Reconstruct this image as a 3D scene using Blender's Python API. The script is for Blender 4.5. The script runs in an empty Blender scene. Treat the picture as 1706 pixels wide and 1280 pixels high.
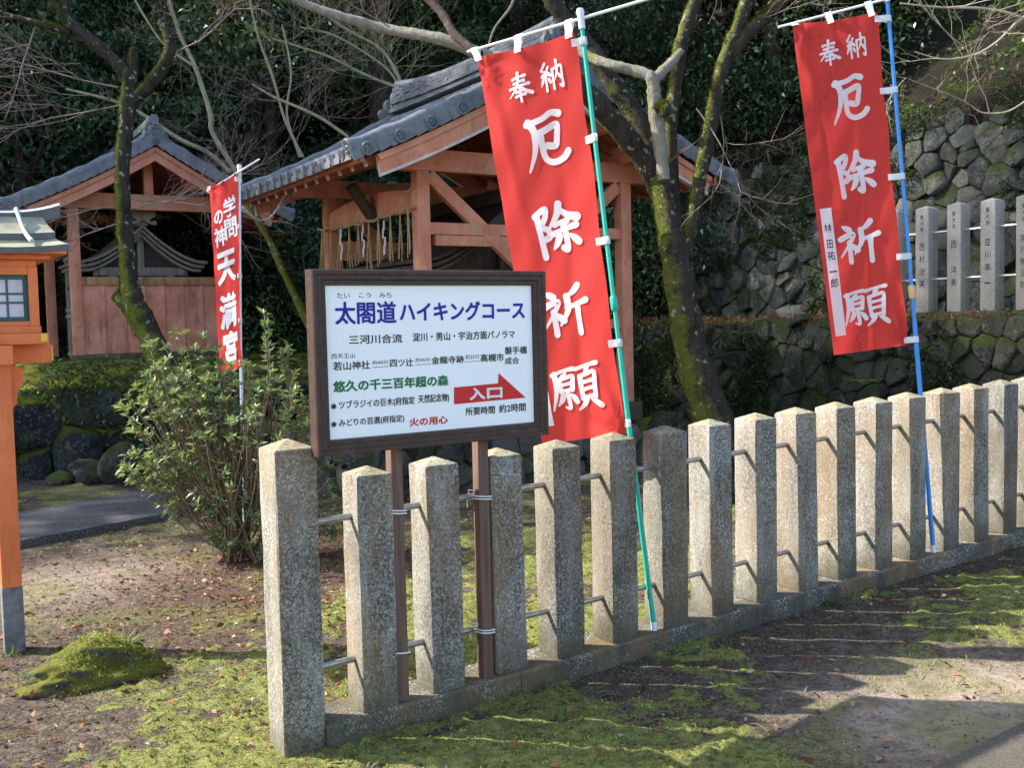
import bpy, bmesh, math, random
import numpy as np
from mathutils import Vector, Matrix

random.seed(7)
RNG = np.random.default_rng(11)
C = bpy.context.scene
R = math.radians
pi = math.pi

# ------------------------------------------------------------------ camera, sky, sun, exposure
FPX, PITCH, ROLL, CAMH = 1725.0, 0.05956, -0.02332, 1.6
cam_d = bpy.data.cameras.new("camera")
cam = bpy.data.objects.new("camera", cam_d)
C.collection.objects.link(cam)
C.camera = cam
cam_d.sensor_width = 36.0
cam_d.lens = FPX / 1706 * 36.0
cam_d.clip_start = 0.05
cam_d.clip_end = 600
_f = Vector((0, math.cos(PITCH), -math.sin(PITCH)))
_r0 = Vector((1, 0, 0)); _u0 = Vector((0, math.sin(PITCH), math.cos(PITCH)))
_r = _r0 * math.cos(ROLL) + _u0 * math.sin(ROLL)
_u = -_r0 * math.sin(ROLL) + _u0 * math.cos(ROLL)
cam.matrix_world = Matrix(((_r.x, _u.x, -_f.x, 0), (_r.y, _u.y, -_f.y, 0), (_r.z, _u.z, -_f.z, CAMH), (0, 0, 0, 1)))

SUN_EL, SUN_TO = R(39.6), Vector((-0.977, 0.215, 0)).normalized()
to_sun = Vector((SUN_TO.x * math.cos(SUN_EL), SUN_TO.y * math.cos(SUN_EL), math.sin(SUN_EL)))
w = bpy.data.worlds.new("World"); C.world = w; w.use_nodes = True
nt = w.node_tree
sky = nt.nodes.new("ShaderNodeTexSky")
sky.sky_type = 'NISHITA'; sky.sun_disc = False
sky.sun_elevation = SUN_EL
sky.sun_rotation = math.atan2(SUN_TO.x, SUN_TO.y)
sky.air_density = 1.0; sky.dust_density = 1.5; sky.ozone_density = 1.0
bg = nt.nodes["Background"]
nt.links.new(sky.outputs[0], bg.inputs[0]); bg.inputs[1].default_value = 0.15
sl = bpy.data.lights.new("sun", 'SUN'); sl.energy = 3.9; sl.angle = R(0.7); sl.color = (1.0, 0.965, 0.90)
so = bpy.data.objects.new("sun", sl); C.collection.objects.link(so)
so.rotation_euler = (-to_sun).to_track_quat('-Z', 'Y').to_euler()
C.view_settings.view_transform = 'Standard'
C.view_settings.look = 'None'
C.view_settings.exposure = 1.58
C.view_settings.gamma = 1.0

def at(px, py, depth):
    """where a sight line of the photograph is at a given distance along the view direction"""
    v = _f + _r * ((px - 853) / FPX) - _u * ((py - 640) / FPX)
    return Vector((0, 0, CAMH)) + v * depth

# ------------------------------------------------------------------ grid of the place
TH = 0.98529
FO = Vector((-0.6017, 3.9234, 0))                       # fence line: front face
FD = Vector((math.sin(TH), math.cos(TH), 0)); FN = Vector((math.cos(TH), -math.sin(TH), 0))
FG = 0.02819                                            # slope along the fence
FYAW = math.atan2(FD.y, FD.x)
YAW = R(31.4)
G2 = Vector((math.cos(YAW), math.sin(YAW), 0)); S2 = Vector((-math.sin(YAW), math.cos(YAW), 0))

def fp(t, n, z, rise=True):
    """point on the fence: t along, n towards the path side, z above"""
    p = FO + FD * t + FN * n
    return Vector((p.x, p.y, z + (FG * t if rise else 0)))

# ------------------------------------------------------------------ numpy noise
def _hash(ix, iy, seed):
    h = (ix.astype(np.int64) * 374761393 + iy.astype(np.int64) * 668265263 + seed * 974634777) & 0x7fffffff
    h = ((h ^ (h >> 13)) * 1274126177) & 0x7fffffff
    return ((h ^ (h >> 16)) & 0xffff) / 65535.0
def vnoise(x, y, seed=0):
    x = np.asarray(x, float); y = np.asarray(y, float)
    ix = np.floor(x); iy = np.floor(y); fx = x - ix; fy = y - iy
    fx = fx * fx * (3 - 2 * fx); fy = fy * fy * (3 - 2 * fy)
    a = _hash(ix, iy, seed); b = _hash(ix + 1, iy, seed); c = _hash(ix, iy + 1, seed); d = _hash(ix + 1, iy + 1, seed)
    return (a * (1 - fx) + b * fx) * (1 - fy) + (c * (1 - fx) + d * fx) * fy
def fbm(x, y, seed=0, oct=4):
    s = 0; a = 0.5; t = 0
    for i in range(oct):
        s = s + a * vnoise(x * 2 ** i + 13.7 * i, y * 2 ** i - 7.1 * i, seed + i); t += a; a *= 0.5
    return s / t
def sstep(a, b, x):
    t = np.clip((x - a) / (b - a), 0, 1); return t * t * (3 - 2 * t)

# ------------------------------------------------------------------ object helpers
def link(o): C.collection.objects.link(o); return o
def tag(o, label=None, cat=None, group=None, kind=None):
    if label: o["label"] = label
    if cat: o["category"] = cat
    if group: o["group"] = group
    if kind: o["kind"] = kind
    return o
def empty(name, loc, rz=0.0):
    o = link(bpy.data.objects.new(name, None)); o.location = loc; o.rotation_euler = (0, 0, rz); o.empty_display_size = 0.1
    return o
def set_mats(me, mats):
    for m in (mats if isinstance(mats, (list, tuple)) else [mats]): me.materials.append(m)
def mesh_np(name, V, F, mats, parent=None, tint=None, col=None, smooth=False, world=False):
    """F: (n,k) int array; tint: float per vertex; col: (n,4) per vertex"""
    V = np.asarray(V, np.float32); F = np.asarray(F, np.int32); n, k = F.shape
    if world and parent is not None: V = V - np.array(parent.location, np.float32)
    me = bpy.data.meshes.new(name)
    me.vertices.add(len(V)); me.vertices.foreach_set("co", V.ravel())
    me.loops.add(n * k); me.loops.foreach_set("vertex_index", F.ravel())
    me.polygons.add(n); me.polygons.foreach_set("loop_start", np.arange(0, n * k, k, dtype=np.int32))
    me.polygons.foreach_set("loop_total", np.full(n, k, np.int32))
    if smooth: me.polygons.foreach_set("use_smooth", np.ones(n, bool))
    me.update(calc_edges=True)
    if tint is not None:
        a = me.attributes.new("tint", 'FLOAT', 'POINT'); a.data.foreach_set("value", np.asarray(tint, np.float32))
    if col is not None:
        a = me.attributes.new("mask", 'FLOAT_COLOR', 'POINT'); a.data.foreach_set("color", np.asarray(col, np.float32).ravel())
    set_mats(me, mats)
    o = link(bpy.data.objects.new(name, me)); o.parent = parent
    return o

class MB:
    def __init__(s): s.v = []; s.f = []; s.m = []; s.t = []
    def add(s, vs, fs, mi=0, tint=0.5):
        b = len(s.v); s.v += [tuple(v) for v in vs]; s.t += [tint] * len(vs)
        for f in fs: s.f.append([i + b for i in f]); s.m.append(mi)
        return b
    def box(s, x0, x1, y0, y1, z0, z1, mi=0, bev=0.0, X=None, tint=0.5, fm=None):
        """axis box, optional chamfer, optional 4x4 transform; fm: face material by name"""
        if bev <= 0:
            vs = [(x, y, z) for z in (z0, z1) for y in (y0, y1) for x in (x0, x1)]
            fs = [(0, 2, 3, 1), (4, 5, 7, 6), (0, 1, 5, 4), (2, 6, 7, 3), (0, 4, 6, 2), (1, 3, 7, 5)]
            mis = [mi] * 6
            if fm:
                for k, nm in enumerate(('-z', '+z', '-y', '+y', '-x', '+x')): mis[k] = fm.get(nm, mi)
            if X is not None: vs = [X @ Vector(v) for v in vs]
            b = len(s.v); s.v += [tuple(v) for v in vs]; s.t += [tint] * 8
            for f, m in zip(fs, mis): s.f.append([i + b for i in f]); s.m.append(m)
            return
        bm = bmesh.new(); bmesh.ops.create_cube(bm, size=1)
        for v in bm.verts: v.co = Vector(((x0 + x1) / 2 + v.co.x * (x1 - x0), (y0 + y1) / 2 + v.co.y * (y1 - y0), (z0 + z1) / 2 + v.co.z * (z1 - z0)))
        bmesh.ops.bevel(bm, geom=bm.edges[:], offset=bev, segments=2, affect='EDGES', profile=0.6)
        bm.verts.index_update()
        vs = [(X @ v.co if X is not None else v.co) for v in bm.verts]
        b = len(s.v); s.v += [tuple(v) for v in vs]; s.t += [tint] * len(vs)
        for f in bm.faces:
            m = mi
            if fm:
                nn = f.normal
                for nm, ax in (('-z', (0, 0, -1)), ('+z', (0, 0, 1)), ('-y', (0, -1, 0)), ('+y', (0, 1, 0)), ('-x', (-1, 0, 0)), ('+x', (1, 0, 0))):
                    if nn.dot(Vector(ax)) > 0.9 and nm in fm: m = fm[nm]
            s.f.append([v.index + b for v in f.verts]); s.m.append(m)
        bm.free()
    def beam(s, a, b, w, h, mi=0, bev=0.0, up=(0, 0, 1), fm=None):
        """box beam from a to b, w across, h along up"""
        a = Vector(a); b = Vector(b); y = (b - a); L = y.length; y.normalize()
        x = y.cross(Vector(up)).normalized(); z = x.cross(y)
        X = Matrix(((x.x, y.x, z.x, a.x), (x.y, y.y, z.y, a.y), (x.z, y.z, z.z, a.z), (0, 0, 0, 1)))
        s.box(-w / 2, w / 2, 0, L, -h / 2, h / 2, mi, bev, X, fm=fm)
    def tube(s, path, rad, n=8, mi=0, cap=True, jit=0.0, tint=0.5, flat=None):
        P = [Vector(p) for p in path]; m = len(P)
        if not isinstance(rad, (list, tuple)): rad = [rad] * m
        T = [(P[min(i + 1, m - 1)] - P[max(i - 1, 0)]).normalized() for i in range(m)]
        up = Vector((0, 0, 1)) if abs(T[0].z) < 0.9 else Vector((1, 0, 0))
        x = T[0].cross(up).normalized(); b = len(s.v)
        for i in range(m):
            x = (x - T[i] * x.dot(T[i])).normalized(); y = T[i].cross(x)
            for k in range(n):
                a = 2 * pi * k / n; r = rad[i] * (1 + (random.uniform(-jit, jit) if jit else 0))
                q = P[i] + (x * math.cos(a) + y * math.sin(a)) * r
                s.v.append(tuple(q)); s.t.append(tint)
        for i in range(m - 1):
            for k in range(n):
                s.f.append([b + i * n + k, b + i * n + (k + 1) % n, b + (i + 1) * n + (k + 1) % n, b + (i + 1) * n + k]); s.m.append(mi)
        if cap:
            s.f.append([b + k for k in range(n)][::-1]); s.m.append(mi)
            s.f.append([b + (m - 1) * n + k for k in range(n)]); s.m.append(mi)
    def cyl(s, a, b, r, n=12, mi=0): s.tube([a, b], r, n, mi)
    def prism(s, poly, thick_vec, mi=0, mi_side=None):
        n = len(poly); tv = Vector(thick_vec); A = [Vector(p) for p in poly]; B = [p + tv for p in A]
        b = len(s.v); s.v += [tuple(p) for p in A + B]; s.t += [0.5] * (2 * n)
        s.f.append([b + i for i in range(n)]); s.m.append(mi)
        s.f.append([b + n + i for i in range(n)][::-1]); s.m.append(mi)
        for i in range(n):
            j = (i + 1) % n; s.f.append([b + i, b + n + i, b + n + j, b + j]); s.m.append(mi if mi_side is None else mi_side)
    def build(s, name, mats, parent=None, world=False, sharp=35, smooth=True, fix=True):
        off = Vector(parent.location) if (world and parent is not None) else Vector((0, 0, 0))
        me = bpy.data.meshes.new(name)
        me.from_pydata([(v[0] - off.x, v[1] - off.y, v[2] - off.z) for v in s.v], [], s.f)
        set_mats(me, mats)
        me.polygons.foreach_set("material_index", s.m)
        a = me.attributes.new("tint", 'FLOAT', 'POINT'); a.data.foreach_set("value", s.t)
        if fix:
            bm = bmesh.new(); bm.from_mesh(me); bmesh.ops.recalc_face_normals(bm, faces=bm.faces[:]); bm.to_mesh(me); bm.free()
        if smooth:
            me.polygons.foreach_set("use_smooth", [True] * len(me.polygons)); me.set_sharp_from_angle(angle=R(sharp))
        me.update()
        o = link(bpy.data.objects.new(name, me)); o.parent = parent
        return o

def spline(pts, n):
    """Catmull-Rom through tuples of any length, n samples per span"""
    P = [tuple(map(float, p)) for p in pts]; P = [P[0]] + P + [P[-1]]; out = []
    for i in range(1, len(P) - 2):
        for k in range(n):
            t = k / n
            out.append(tuple(0.5 * (2 * b + (c - a) * t + (2 * a - 5 * b + 4 * c - d) * t * t + (3 * b - a - 3 * c + d) * t ** 3)
                             for a, b, c, d in zip(P[i - 1], P[i], P[i + 1], P[i + 2])))
    out.append(P[-2]); return out

# ------------------------------------------------------------------ material helpers
class NT:
    def __init__(s, name, rough=0.7, spec=0.3):
        s.m = bpy.data.materials.new(name); s.m.use_nodes = True; s.t = s.m.node_tree
        s.b = s.t.nodes["Principled BSDF"]; s.b.inputs["Roughness"].default_value = rough
        s.b.inputs["Specular IOR Level"].default_value = spec
        s.out = s.t.nodes["Material Output"]
    def n(s, kind, **kw):
        x = s.t.nodes.new(kind)
        for k, v in kw.items(): setattr(x, k, v)
        return x
    def set(s, sock, v):
        if isinstance(v, bpy.types.NodeSocket): s.t.links.new(v, sock)
        elif isinstance(v, (tuple, list)) and len(v) == 3 and sock.type == 'RGBA': sock.default_value = (*v, 1)
        else: sock.default_value = v
    def co(s, rand=True, scale=None):
        c = s.n("ShaderNodeTexCoord").outputs["Object"]
        if rand:
            oi = s.n("ShaderNodeObjectInfo"); mul = s.math('MULTIPLY', oi.outputs["Random"], 57.0)
            v = s.n("ShaderNodeVectorMath", operation='ADD'); s.set(v.inputs[0], c); s.set(v.inputs[1], mul); c = v.outputs[0]
        if scale:
            v = s.n("ShaderNodeVectorMath", operation='MULTIPLY'); s.set(v.inputs[0], c); v.inputs[1].default_value = scale; c = v.outputs[0]
        return c
    def noise(s, vec, scale, detail=4, rough=0.55, dist=0.0):
        x = s.n("ShaderNodeTexNoise"); s.set(x.inputs["Vector"], vec); x.inputs["Scale"].default_value = scale
        x.inputs["Detail"].default_value = detail; x.inputs["Roughness"].default_value = rough; x.inputs["Distortion"].default_value = dist
        return x.outputs[0]
    def voro(s, vec, scale, out="Distance", feature='F1'):
        x = s.n("ShaderNodeTexVoronoi", feature=feature); s.set(x.inputs["Vector"], vec); x.inputs["Scale"].default_value = scale
        return x.outputs[out]
    def ramp(s, fac, stops, interp='LINEAR'):
        x = s.n("ShaderNodeValToRGB"); s.set(x.inputs[0], fac); cr = x.color_ramp; cr.interpolation = interp
        while len(cr.elements) < len(stops): cr.elements.new(0.5)
        for e, (p, c) in zip(cr.elements, stops):
            e.position = p; e.color = (*c, 1) if isinstance(c, (tuple, list)) else (c, c, c, 1)
        return x.outputs[0]
    def math(s, op, a, b=0.0, clamp=False):
        x = s.n("ShaderNodeMath", operation=op); x.use_clamp = clamp; s.set(x.inputs[0], a); s.set(x.inputs[1], b); return x.outputs[0]
    def mix(s, fac, a, b, mode='MIX'):
        x = s.n("ShaderNodeMix", data_type='RGBA', blend_type=mode); s.set(x.inputs[0], fac); s.set(x.inputs[6], a); s.set(x.inputs[7], b)
        return x.outputs[2]
    def attr(s, name, out="Fac"): return s.n("ShaderNodeAttribute", attribute_name=name).outputs[out]
    def up(s, axis=2):
        g = s.n("ShaderNodeNewGeometry"); x = s.n("ShaderNodeSeparateXYZ"); s.set(x.inputs[0], g.outputs["Normal"]); return x.outputs[axis]
    def oz(s, axis=2):
        x = s.n("ShaderNodeSeparateXYZ"); s.set(x.inputs[0], s.n("ShaderNodeTexCoord").outputs["Object"]); return x.outputs[axis]
    def color(s, c): s.set(s.b.inputs["Base Color"], c)
    def rough(s, v): s.set(s.b.inputs["Roughness"], v)
    def bump(s, h, strength=0.5, dist=0.01):
        x = s.n("ShaderNodeBump"); s.set(x.inputs["Height"], h); x.inputs["Strength"].default_value = strength; x.inputs["Distance"].default_value = dist
        s.t.links.new(x.outputs[0], s.b.inputs["Normal"])
    def translucent(s, col, fac):
        tr = s.n("ShaderNodeBsdfTranslucent"); s.set(tr.inputs[0], col)
        mx = s.n("ShaderNodeMixShader"); mx.inputs[0].default_value = fac
        s.t.links.new(s.b.outputs[0], mx.inputs[1]); s.t.links.new(tr.outputs[0], mx.inputs[2]); s.t.links.new(mx.outputs[0], s.out.inputs[0])

def m_granite(name, light=1.0, dirty=1.0, caps=1.0):
    M = NT(name, 0.85, 0.25); c = M.co()
    grain = M.ramp(M.noise(c, 240, 3, 0.8), [(0.36, (0.06, 0.06, 0.06)), (0.5, (0.36 * light, 0.338 * light, 0.30 * light)), (0.66, (0.60 * light, 0.585 * light, 0.555 * light))])
    cs = M.co(True, (1, 1, 0.22))
    film = M.math('MULTIPLY', M.ramp(M.noise(cs, 8, 5, 0.7), [(0.34, 0.15), (0.54, 1.0)]), M.ramp(M.noise(c, 80, 5, 0.88), [(0.43, 0.05), (0.53, 1.0)]))
    base = M.mix(M.math('MULTIPLY', film, 0.9 * dirty), grain, (0.055, 0.040, 0.022))
    brown = M.math('MULTIPLY', M.ramp(M.noise(cs, 4.3, 4, 0.6), [(0.44, 0.0), (0.58, 1.0)]), M.ramp(M.noise(c, 80, 4, 0.8), [(0.38, 0.3), (0.55, 1.0)]))
    base = M.mix(M.math('MULTIPLY', brown, 0.75 * dirty), base, (0.21, 0.120, 0.050))
    lich = M.math('MULTIPLY', M.ramp(M.noise(c, 95, 4, 0.75), [(0.53, 0.0), (0.60, 1.0)]), M.ramp(M.noise(c, 6, 2), [(0.42, 0.0), (0.6, 1.0)]))
    base = M.mix(M.math('MULTIPLY', lich, 0.8 * dirty), base, (0.50, 0.51, 0.49))
    # paler and yellower on faces turned left; yellow lichen film on the caps
    west = M.math('MULTIPLY', M.ramp(M.math('MULTIPLY', M.up(0), -1.0), [(0.3, 0.0), (0.75, 1.0)]), M.ramp(M.noise(cs, 9, 4, 0.65), [(0.35, 0.25), (0.65, 0.8)]))
    base = M.mix(M.math('MULTIPLY', west, 0.42 * dirty), base, (0.44, 0.42, 0.33))
    top = M.math('MULTIPLY', M.ramp(M.up(2), [(0.35, 0.0), (0.8, 1.0)]), M.ramp(M.noise(c, 30, 4, 0.7), [(0.4, 0.1), (0.6, 0.9)]))
    base = M.mix(M.math('MULTIPLY', top, 0.6 * dirty * caps), base, (0.42, 0.40, 0.20))
    oi = M.n("ShaderNodeObjectInfo").outputs["Random"]; base = M.mix(1.0, base, M.ramp(oi, [(0.0, (0.70, 0.69, 0.66)), (0.5, (0.95, 0.93, 0.90)), (1.0, (1.0, 1.0, 1.0))]), 'MULTIPLY')
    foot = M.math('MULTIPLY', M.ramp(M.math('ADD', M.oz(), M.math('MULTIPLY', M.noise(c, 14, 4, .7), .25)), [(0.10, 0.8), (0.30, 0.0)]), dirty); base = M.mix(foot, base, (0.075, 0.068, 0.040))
    M.color(base); M.bump(M.noise(c, 170, 4, 0.75), 0.5, 0.004)
    return M.m
def m_paintwood(name, col, worn, amount=0.5, rough=0.65, fade=1.0):
    M = NT(name, rough, 0.25); c = M.co(); cs = M.co(True, (1, 1, 0.10)); lum = sum(col) / 3
    pale = tuple(min(1, x * (1 + .05 * fade) + (lum * .22 + .02) * fade) for x in col)
    v = M.mix(M.ramp(M.noise(c, 2.6, 5, 0.65), [(0.32, 0.0), (0.68, 1.0)]), tuple(x * 0.80 for x in col), pale)
    grain = M.noise(cs, 75, 5, 0.75); v = M.mix(M.ramp(grain, [(0.36, 0.45), (0.47, 0.0)]), v, tuple(x * 0.55 for x in col))
    wear = M.math('MULTIPLY', M.ramp(M.noise(cs, 16, 6, 0.75), [(0.48, 0.0), (0.60, 1.0)]), M.ramp(M.noise(c, 2.2, 4, 0.65), [(0.44, 0.0), (0.58, 1.0)]))
    v = M.mix(M.math('MULTIPLY', wear, amount), v, worn)
    grime = M.math('MULTIPLY', M.ramp(M.noise(c, 5, 6, 0.75), [(0.56, 0.0), (0.70, 1.0)]), 0.40 * amount)
    v = M.mix(grime, v, tuple(x * .28 for x in col))
    M.color(v); M.bump(grain, 0.4, 0.004)
    return M.m
def m_simple(name, col, rough=0.5, spec=0.4, var=0.12, scale=20, bump=0.0, metal=0.0):
    M = NT(name, rough, spec); c = M.co()
    nz = M.noise(c, scale, 4, 0.6)
    M.color(M.mix(M.ramp(nz, [(0.3, 0.0), (0.7, 1.0)]), tuple(x * (1 - var) for x in col), tuple(min(1, x * (1 + var)) for x in col)))
    if bump: M.bump(nz, bump, 0.004)
    M.b.inputs["Metallic"].default_value = metal
    return M.m
def m_wood(name, a, b, scale=1.0, axis=(1, 1, 0.08), rough=0.6):
    M = NT(name, rough, 0.3); c = M.co(True, axis)
    nz = M.noise(c, 45 * scale, 5, 0.65, 0.6)
    M.color(M.ramp(nz, [(0.3, a), (0.7, b)])); M.bump(nz, 0.3, 0.003)
    return M.m
def m_cloth(name, col, trans=0.4, stain=False):
    M = NT(name, 0.8, 0.15); c = M.co(False)
    v = M.mix(M.ramp(M.noise(c, 5, 3), [(0.3, 0.0), (0.7, 1.0)]), tuple(x * 0.93 for x in col), col)
    if stain:
        line = M.ramp(M.math('ABSOLUTE', M.math('SUBTRACT', M.noise(c, 3.1, 5, 0.7), 0.5)), [(0.0, 1.0), (0.012, 0.0)])
        where = M.ramp(M.noise(c, 1.7, 2), [(0.52, 0.0), (0.62, 0.6)])
        v = M.mix(M.math('MULTIPLY', line, where), v, (0.16, 0.03, 0.03))
    M.color(v)
    wv = M.math('ADD', M.noise(M.co(False, (1, 1, 0.02)), 900, 1), M.noise(M.co(False, (0.02, 0.02, 1)), 900, 1))
    M.bump(wv, 0.08, 0.001); M.translucent(v, trans)
    return M.m
def m_leaf(name, dark, light, trans=0.3, rough=0.45, spec=0.4, third=None):
    M = NT(name, rough, spec); t = M.attr("tint")
    st = [(0.0, dark), (0.75, light)]
    if third: st.append((0.97, third))
    v = M.ramp(t, st)
    M.color(v); M.translucent(M.mix(0.5, v, (0.25, 0.32, 0.04)), trans)
    return M.m
def m_bark(name, a, b, moss, moss_lo=0.45, lich=(0.40, 0.43, 0.36), lich_amt=0.6, side=-0.3, zfade=0.0):
    M = NT(name, 0.9, 0.2); c = M.co(False); cs = M.co(False, (1, 1, 0.3))
    v = M.ramp(M.noise(cs, 22, 6, 0.7), [(0.3, a), (0.7, b)])
    # moss likes the weather side and the upper sides of limbs
    side_f = M.math('ADD', M.math('MULTIPLY', M.up(0), side), M.math('MULTIPLY', M.up(2), 0.25))
    mm = M.math('ADD', M.math('ADD', M.math('MULTIPLY', M.noise(c, 8, 5, 0.7), .62), M.math('MULTIPLY', M.noise(c, 34, 5, 0.75), .38)), side_f)
    if zfade: mm = M.math('SUBTRACT', mm, M.math('MULTIPLY', M.math('SUBTRACT', M.oz(), 2.0), zfade))
    v = M.mix(M.ramp(mm, [(moss_lo, 0.0), (moss_lo + 0.16, 1.0)]), v, M.mix(M.noise(c, 90, 3), tuple(x * 0.55 for x in moss), tuple(x * 1.5 for x in moss)))
    li = M.math('MULTIPLY', M.ramp(M.noise(c, 17, 3, 0.5), [(0.62, 0.0), (0.66, 1.0)]), lich_amt)
    v = M.mix(li, v, lich)
    M.color(v); M.bump(M.math('ADD', M.noise(cs, 42, 6, 0.8), M.math('MULTIPLY', M.noise(c, 13, 4, 0.7), 1.2)), 1.0, 0.025)
    return M.m
def m_rock(name, a, b, moss=(0.075, 0.10, 0.02), moss_lo=0.55, lich=0.5):
    M = NT(name, 0.9, 0.25); c = M.co(False)
    big = M.noise(c, 4, 8, 0.75); fine = M.noise(c, 38, 6, 0.8)
    v = M.ramp(M.math('ADD', M.math('MULTIPLY', big, 0.5), M.math('MULTIPLY', fine, 0.5)), [(0.38, tuple(x * .55 for x in a)), (0.5, a), (0.62, b)])
    v = M.mix(0.40, v, M.ramp(M.attr("tint"), [(0.0, tuple(x * 0.4 for x in a)), (0.5, a), (1.0, (b[0] * 1.5, b[1] * 1.4, b[2] * 1.25))]))
    crack = M.ramp(M.voro(M.co(False), 6.5, "Distance", 'DISTANCE_TO_EDGE'), [(0.0, 1.0), (0.035, 0.0)])
    v = M.mix(M.math('MULTIPLY', crack, M.ramp(big, [(0.45, 0.0), (0.55, 0.8)])), v, tuple(x * .3 for x in a))
    li = M.math('MULTIPLY', M.ramp(M.noise(c, 21, 6, 0.8), [(0.54, 0.0), (0.60, 1.0)]), M.ramp(M.noise(c, 2.1, 4, .65), [(0.44, 0.0), (0.56, lich)]))
    v = M.mix(li, v, M.mix(fine, (0.16, 0.18, 0.13), (0.40, 0.43, 0.36)))
    mm = M.math('ADD', M.math('ADD', M.noise(c, 2.6, 7, 0.75), M.math('MULTIPLY', M.math('SUBTRACT', fine, .5), .35)), M.math('MULTIPLY', M.up(2), 0.22))
    v = M.mix(M.ramp(mm, [(moss_lo, 0.0), (moss_lo + 0.10, 1.0)]), v, M.mix(M.noise(c, 60, 4, .7), tuple(x * 0.35 for x in moss), tuple(x * 1.6 for x in moss)))
    M.color(v); M.bump(M.math('ADD', M.math('MULTIPLY', big, 1.2), fine), 1.0, 0.05)
    return M.m

MAT = {}
MAT['granite'] = m_granite("weathered granite")
MAT['granite_clean'] = m_granite("pale engraved granite", 1.40, 0.22)
MAT['plinth'] = m_granite("dark wet granite", 0.34, 1.15, 0.12)
MAT['steel'] = m_simple("dull steel", (0.33, 0.31, 0.28), 0.4, 0.5, 0.25, 40, 0, 0.75)
MAT['signframe'] = m_wood("dark brown sign frame", (0.040, 0.022, 0.017), (0.085, 0.048, 0.036), 1.0, (0.06, 1, 1), 0.5)
MAT['signleg'] = m_wood("brown sign leg", (0.10, 0.055, 0.040), (0.19, 0.115, 0.085), 1.0, (1, 1, 0.06), 0.6)
MAT['panel'] = m_simple("white enamel panel", (0.93, 0.92, 0.92), 0.25, 0.5, 0.015, 3)
MAT['ink_blue'] = m_simple("blue letters", (0.010, 0.012, 0.30), 0.4, 0.3, 0.05)
MAT['ink_black'] = m_simple("black letters", (0.012, 0.012, 0.016), 0.5, 0.3, 0.05)
MAT['ink_green'] = m_simple("green letters", (0.010, 0.17, 0.055), 0.4, 0.3, 0.05)
MAT['ink_red'] = m_simple("red letters", (0.62, 0.020, 0.018), 0.4, 0.3, 0.05)
MAT['white_paint'] = m_simple("white letters", (0.80, 0.80, 0.80), 0.5, 0.3, 0.03)
MAT['cord'] = m_simple("white cord", (0.72, 0.71, 0.69), 0.8, 0.2, 0.08, 200)
MAT['cloth_red'] = m_cloth("red banner cloth", (0.85, 0.072, 0.060), 0.5)
MAT['cloth_red_stained'] = m_cloth("red banner cloth with mildew lines", (0.85, 0.074, 0.062), 0.5, True)
MAT['cloth_white'] = m_cloth("white cloth", (0.90, 0.90, 0.91), 0.38)
MAT['pole_green'] = m_simple("green plastic tube", (0.025, 0.42, 0.30), 0.35, 0.5, 0.1, 12)
MAT['pole_blue'] = m_simple("blue plastic tube", (0.035, 0.24, 0.66), 0.35, 0.5, 0.1, 12)
MAT['pole_white'] = m_simple("white plastic tube", (0.74, 0.76, 0.80), 0.35, 0.5, 0.05, 12)
MAT['tape'] = m_simple("tan tape", (0.62, 0.42, 0.20), 0.5, 0.3, 0.05)
MAT['wood_red'] = m_paintwood("faded vermilion wood", (0.66, 0.225, 0.130), (0.48, 0.40, 0.21), 0.75)
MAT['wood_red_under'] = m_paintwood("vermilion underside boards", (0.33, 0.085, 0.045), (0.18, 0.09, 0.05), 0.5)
MAT['wood_panel'] = m_paintwood("vermilion fence boards", (0.66, 0.24, 0.145), (0.14, 0.075, 0.05), 0.6)
MAT['wood_white'] = m_paintwood("white painted wood ends", (0.62, 0.58, 0.56), (0.30, 0.27, 0.24), 0.4)
MAT['wood_grey'] = m_wood("weathered grey cypress", (0.13, 0.115, 0.095), (0.27, 0.245, 0.21), 0.7)
MAT['wood_dark'] = m_wood("dark old cypress", (0.030, 0.024, 0.020), (0.085, 0.068, 0.055), 0.7)
MAT['plaque'] = m_wood("old plaque wood", (0.05, 0.038, 0.024), (0.13, 0.10, 0.06), 0.8)
MAT['straw'] = m_simple("rice straw", (0.40, 0.29, 0.14), 0.8, 0.2, 0.3, 60)
MAT['orange'] = m_paintwood("orange lantern paint", (0.78, 0.200, 0.062), (0.50, 0.19, 0.09), 0.22, 0.5, 0.15)
MAT['yellow'] = m_simple("yellow beam ends", (0.78, 0.50, 0.03), 0.45, 0.4, 0.06)
MAT['teal'] = m_simple("dark teal lattice", (0.020, 0.090, 0.085), 0.45, 0.4, 0.1)
MAT['paper'] = m_simple("lantern paper", (0.58, 0.56, 0.63), 0.8, 0.2, 0.10, 9)
MAT['asphalt'] = None
M = NT("copper roof sheet", 0.5, 0.4); c = M.co()
M.color(M.mix(M.ramp(M.noise(c, 9, 6, 0.7), [(0.35, 0.0), (0.6, 1.0)]), (0.215, 0.215, 0.185), (0.38, 0.365, 0.21))); M.bump(M.noise(c, 25, 4), 0.15, 0.004)
MAT['copper'] = M.m
MAT['copper_dark'] = m_simple("dark copper edge", (0.075, 0.085, 0.085), 0.45, 0.5, 0.2, 12)
MAT['copper_pale'] = m_simple("pale copper ridge", (0.40, 0.42, 0.43), 0.4, 0.5, 0.15, 12)
M = NT("grey smoked roof tile", 0.52, 0.4); c = M.co()
v = M.ramp(M.noise(c, 6, 6, 0.7), [(0.3, (0.085, 0.092, 0.105)), (0.7, (0.20, 0.21, 0.235))])
v = M.mix(M.math('MULTIPLY', M.ramp(M.noise(c, 14, 5, 0.7), [(0.56, 0.0), (0.66, 1.0)]), 0.6), v, (0.22, 0.22, 0.15))
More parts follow.
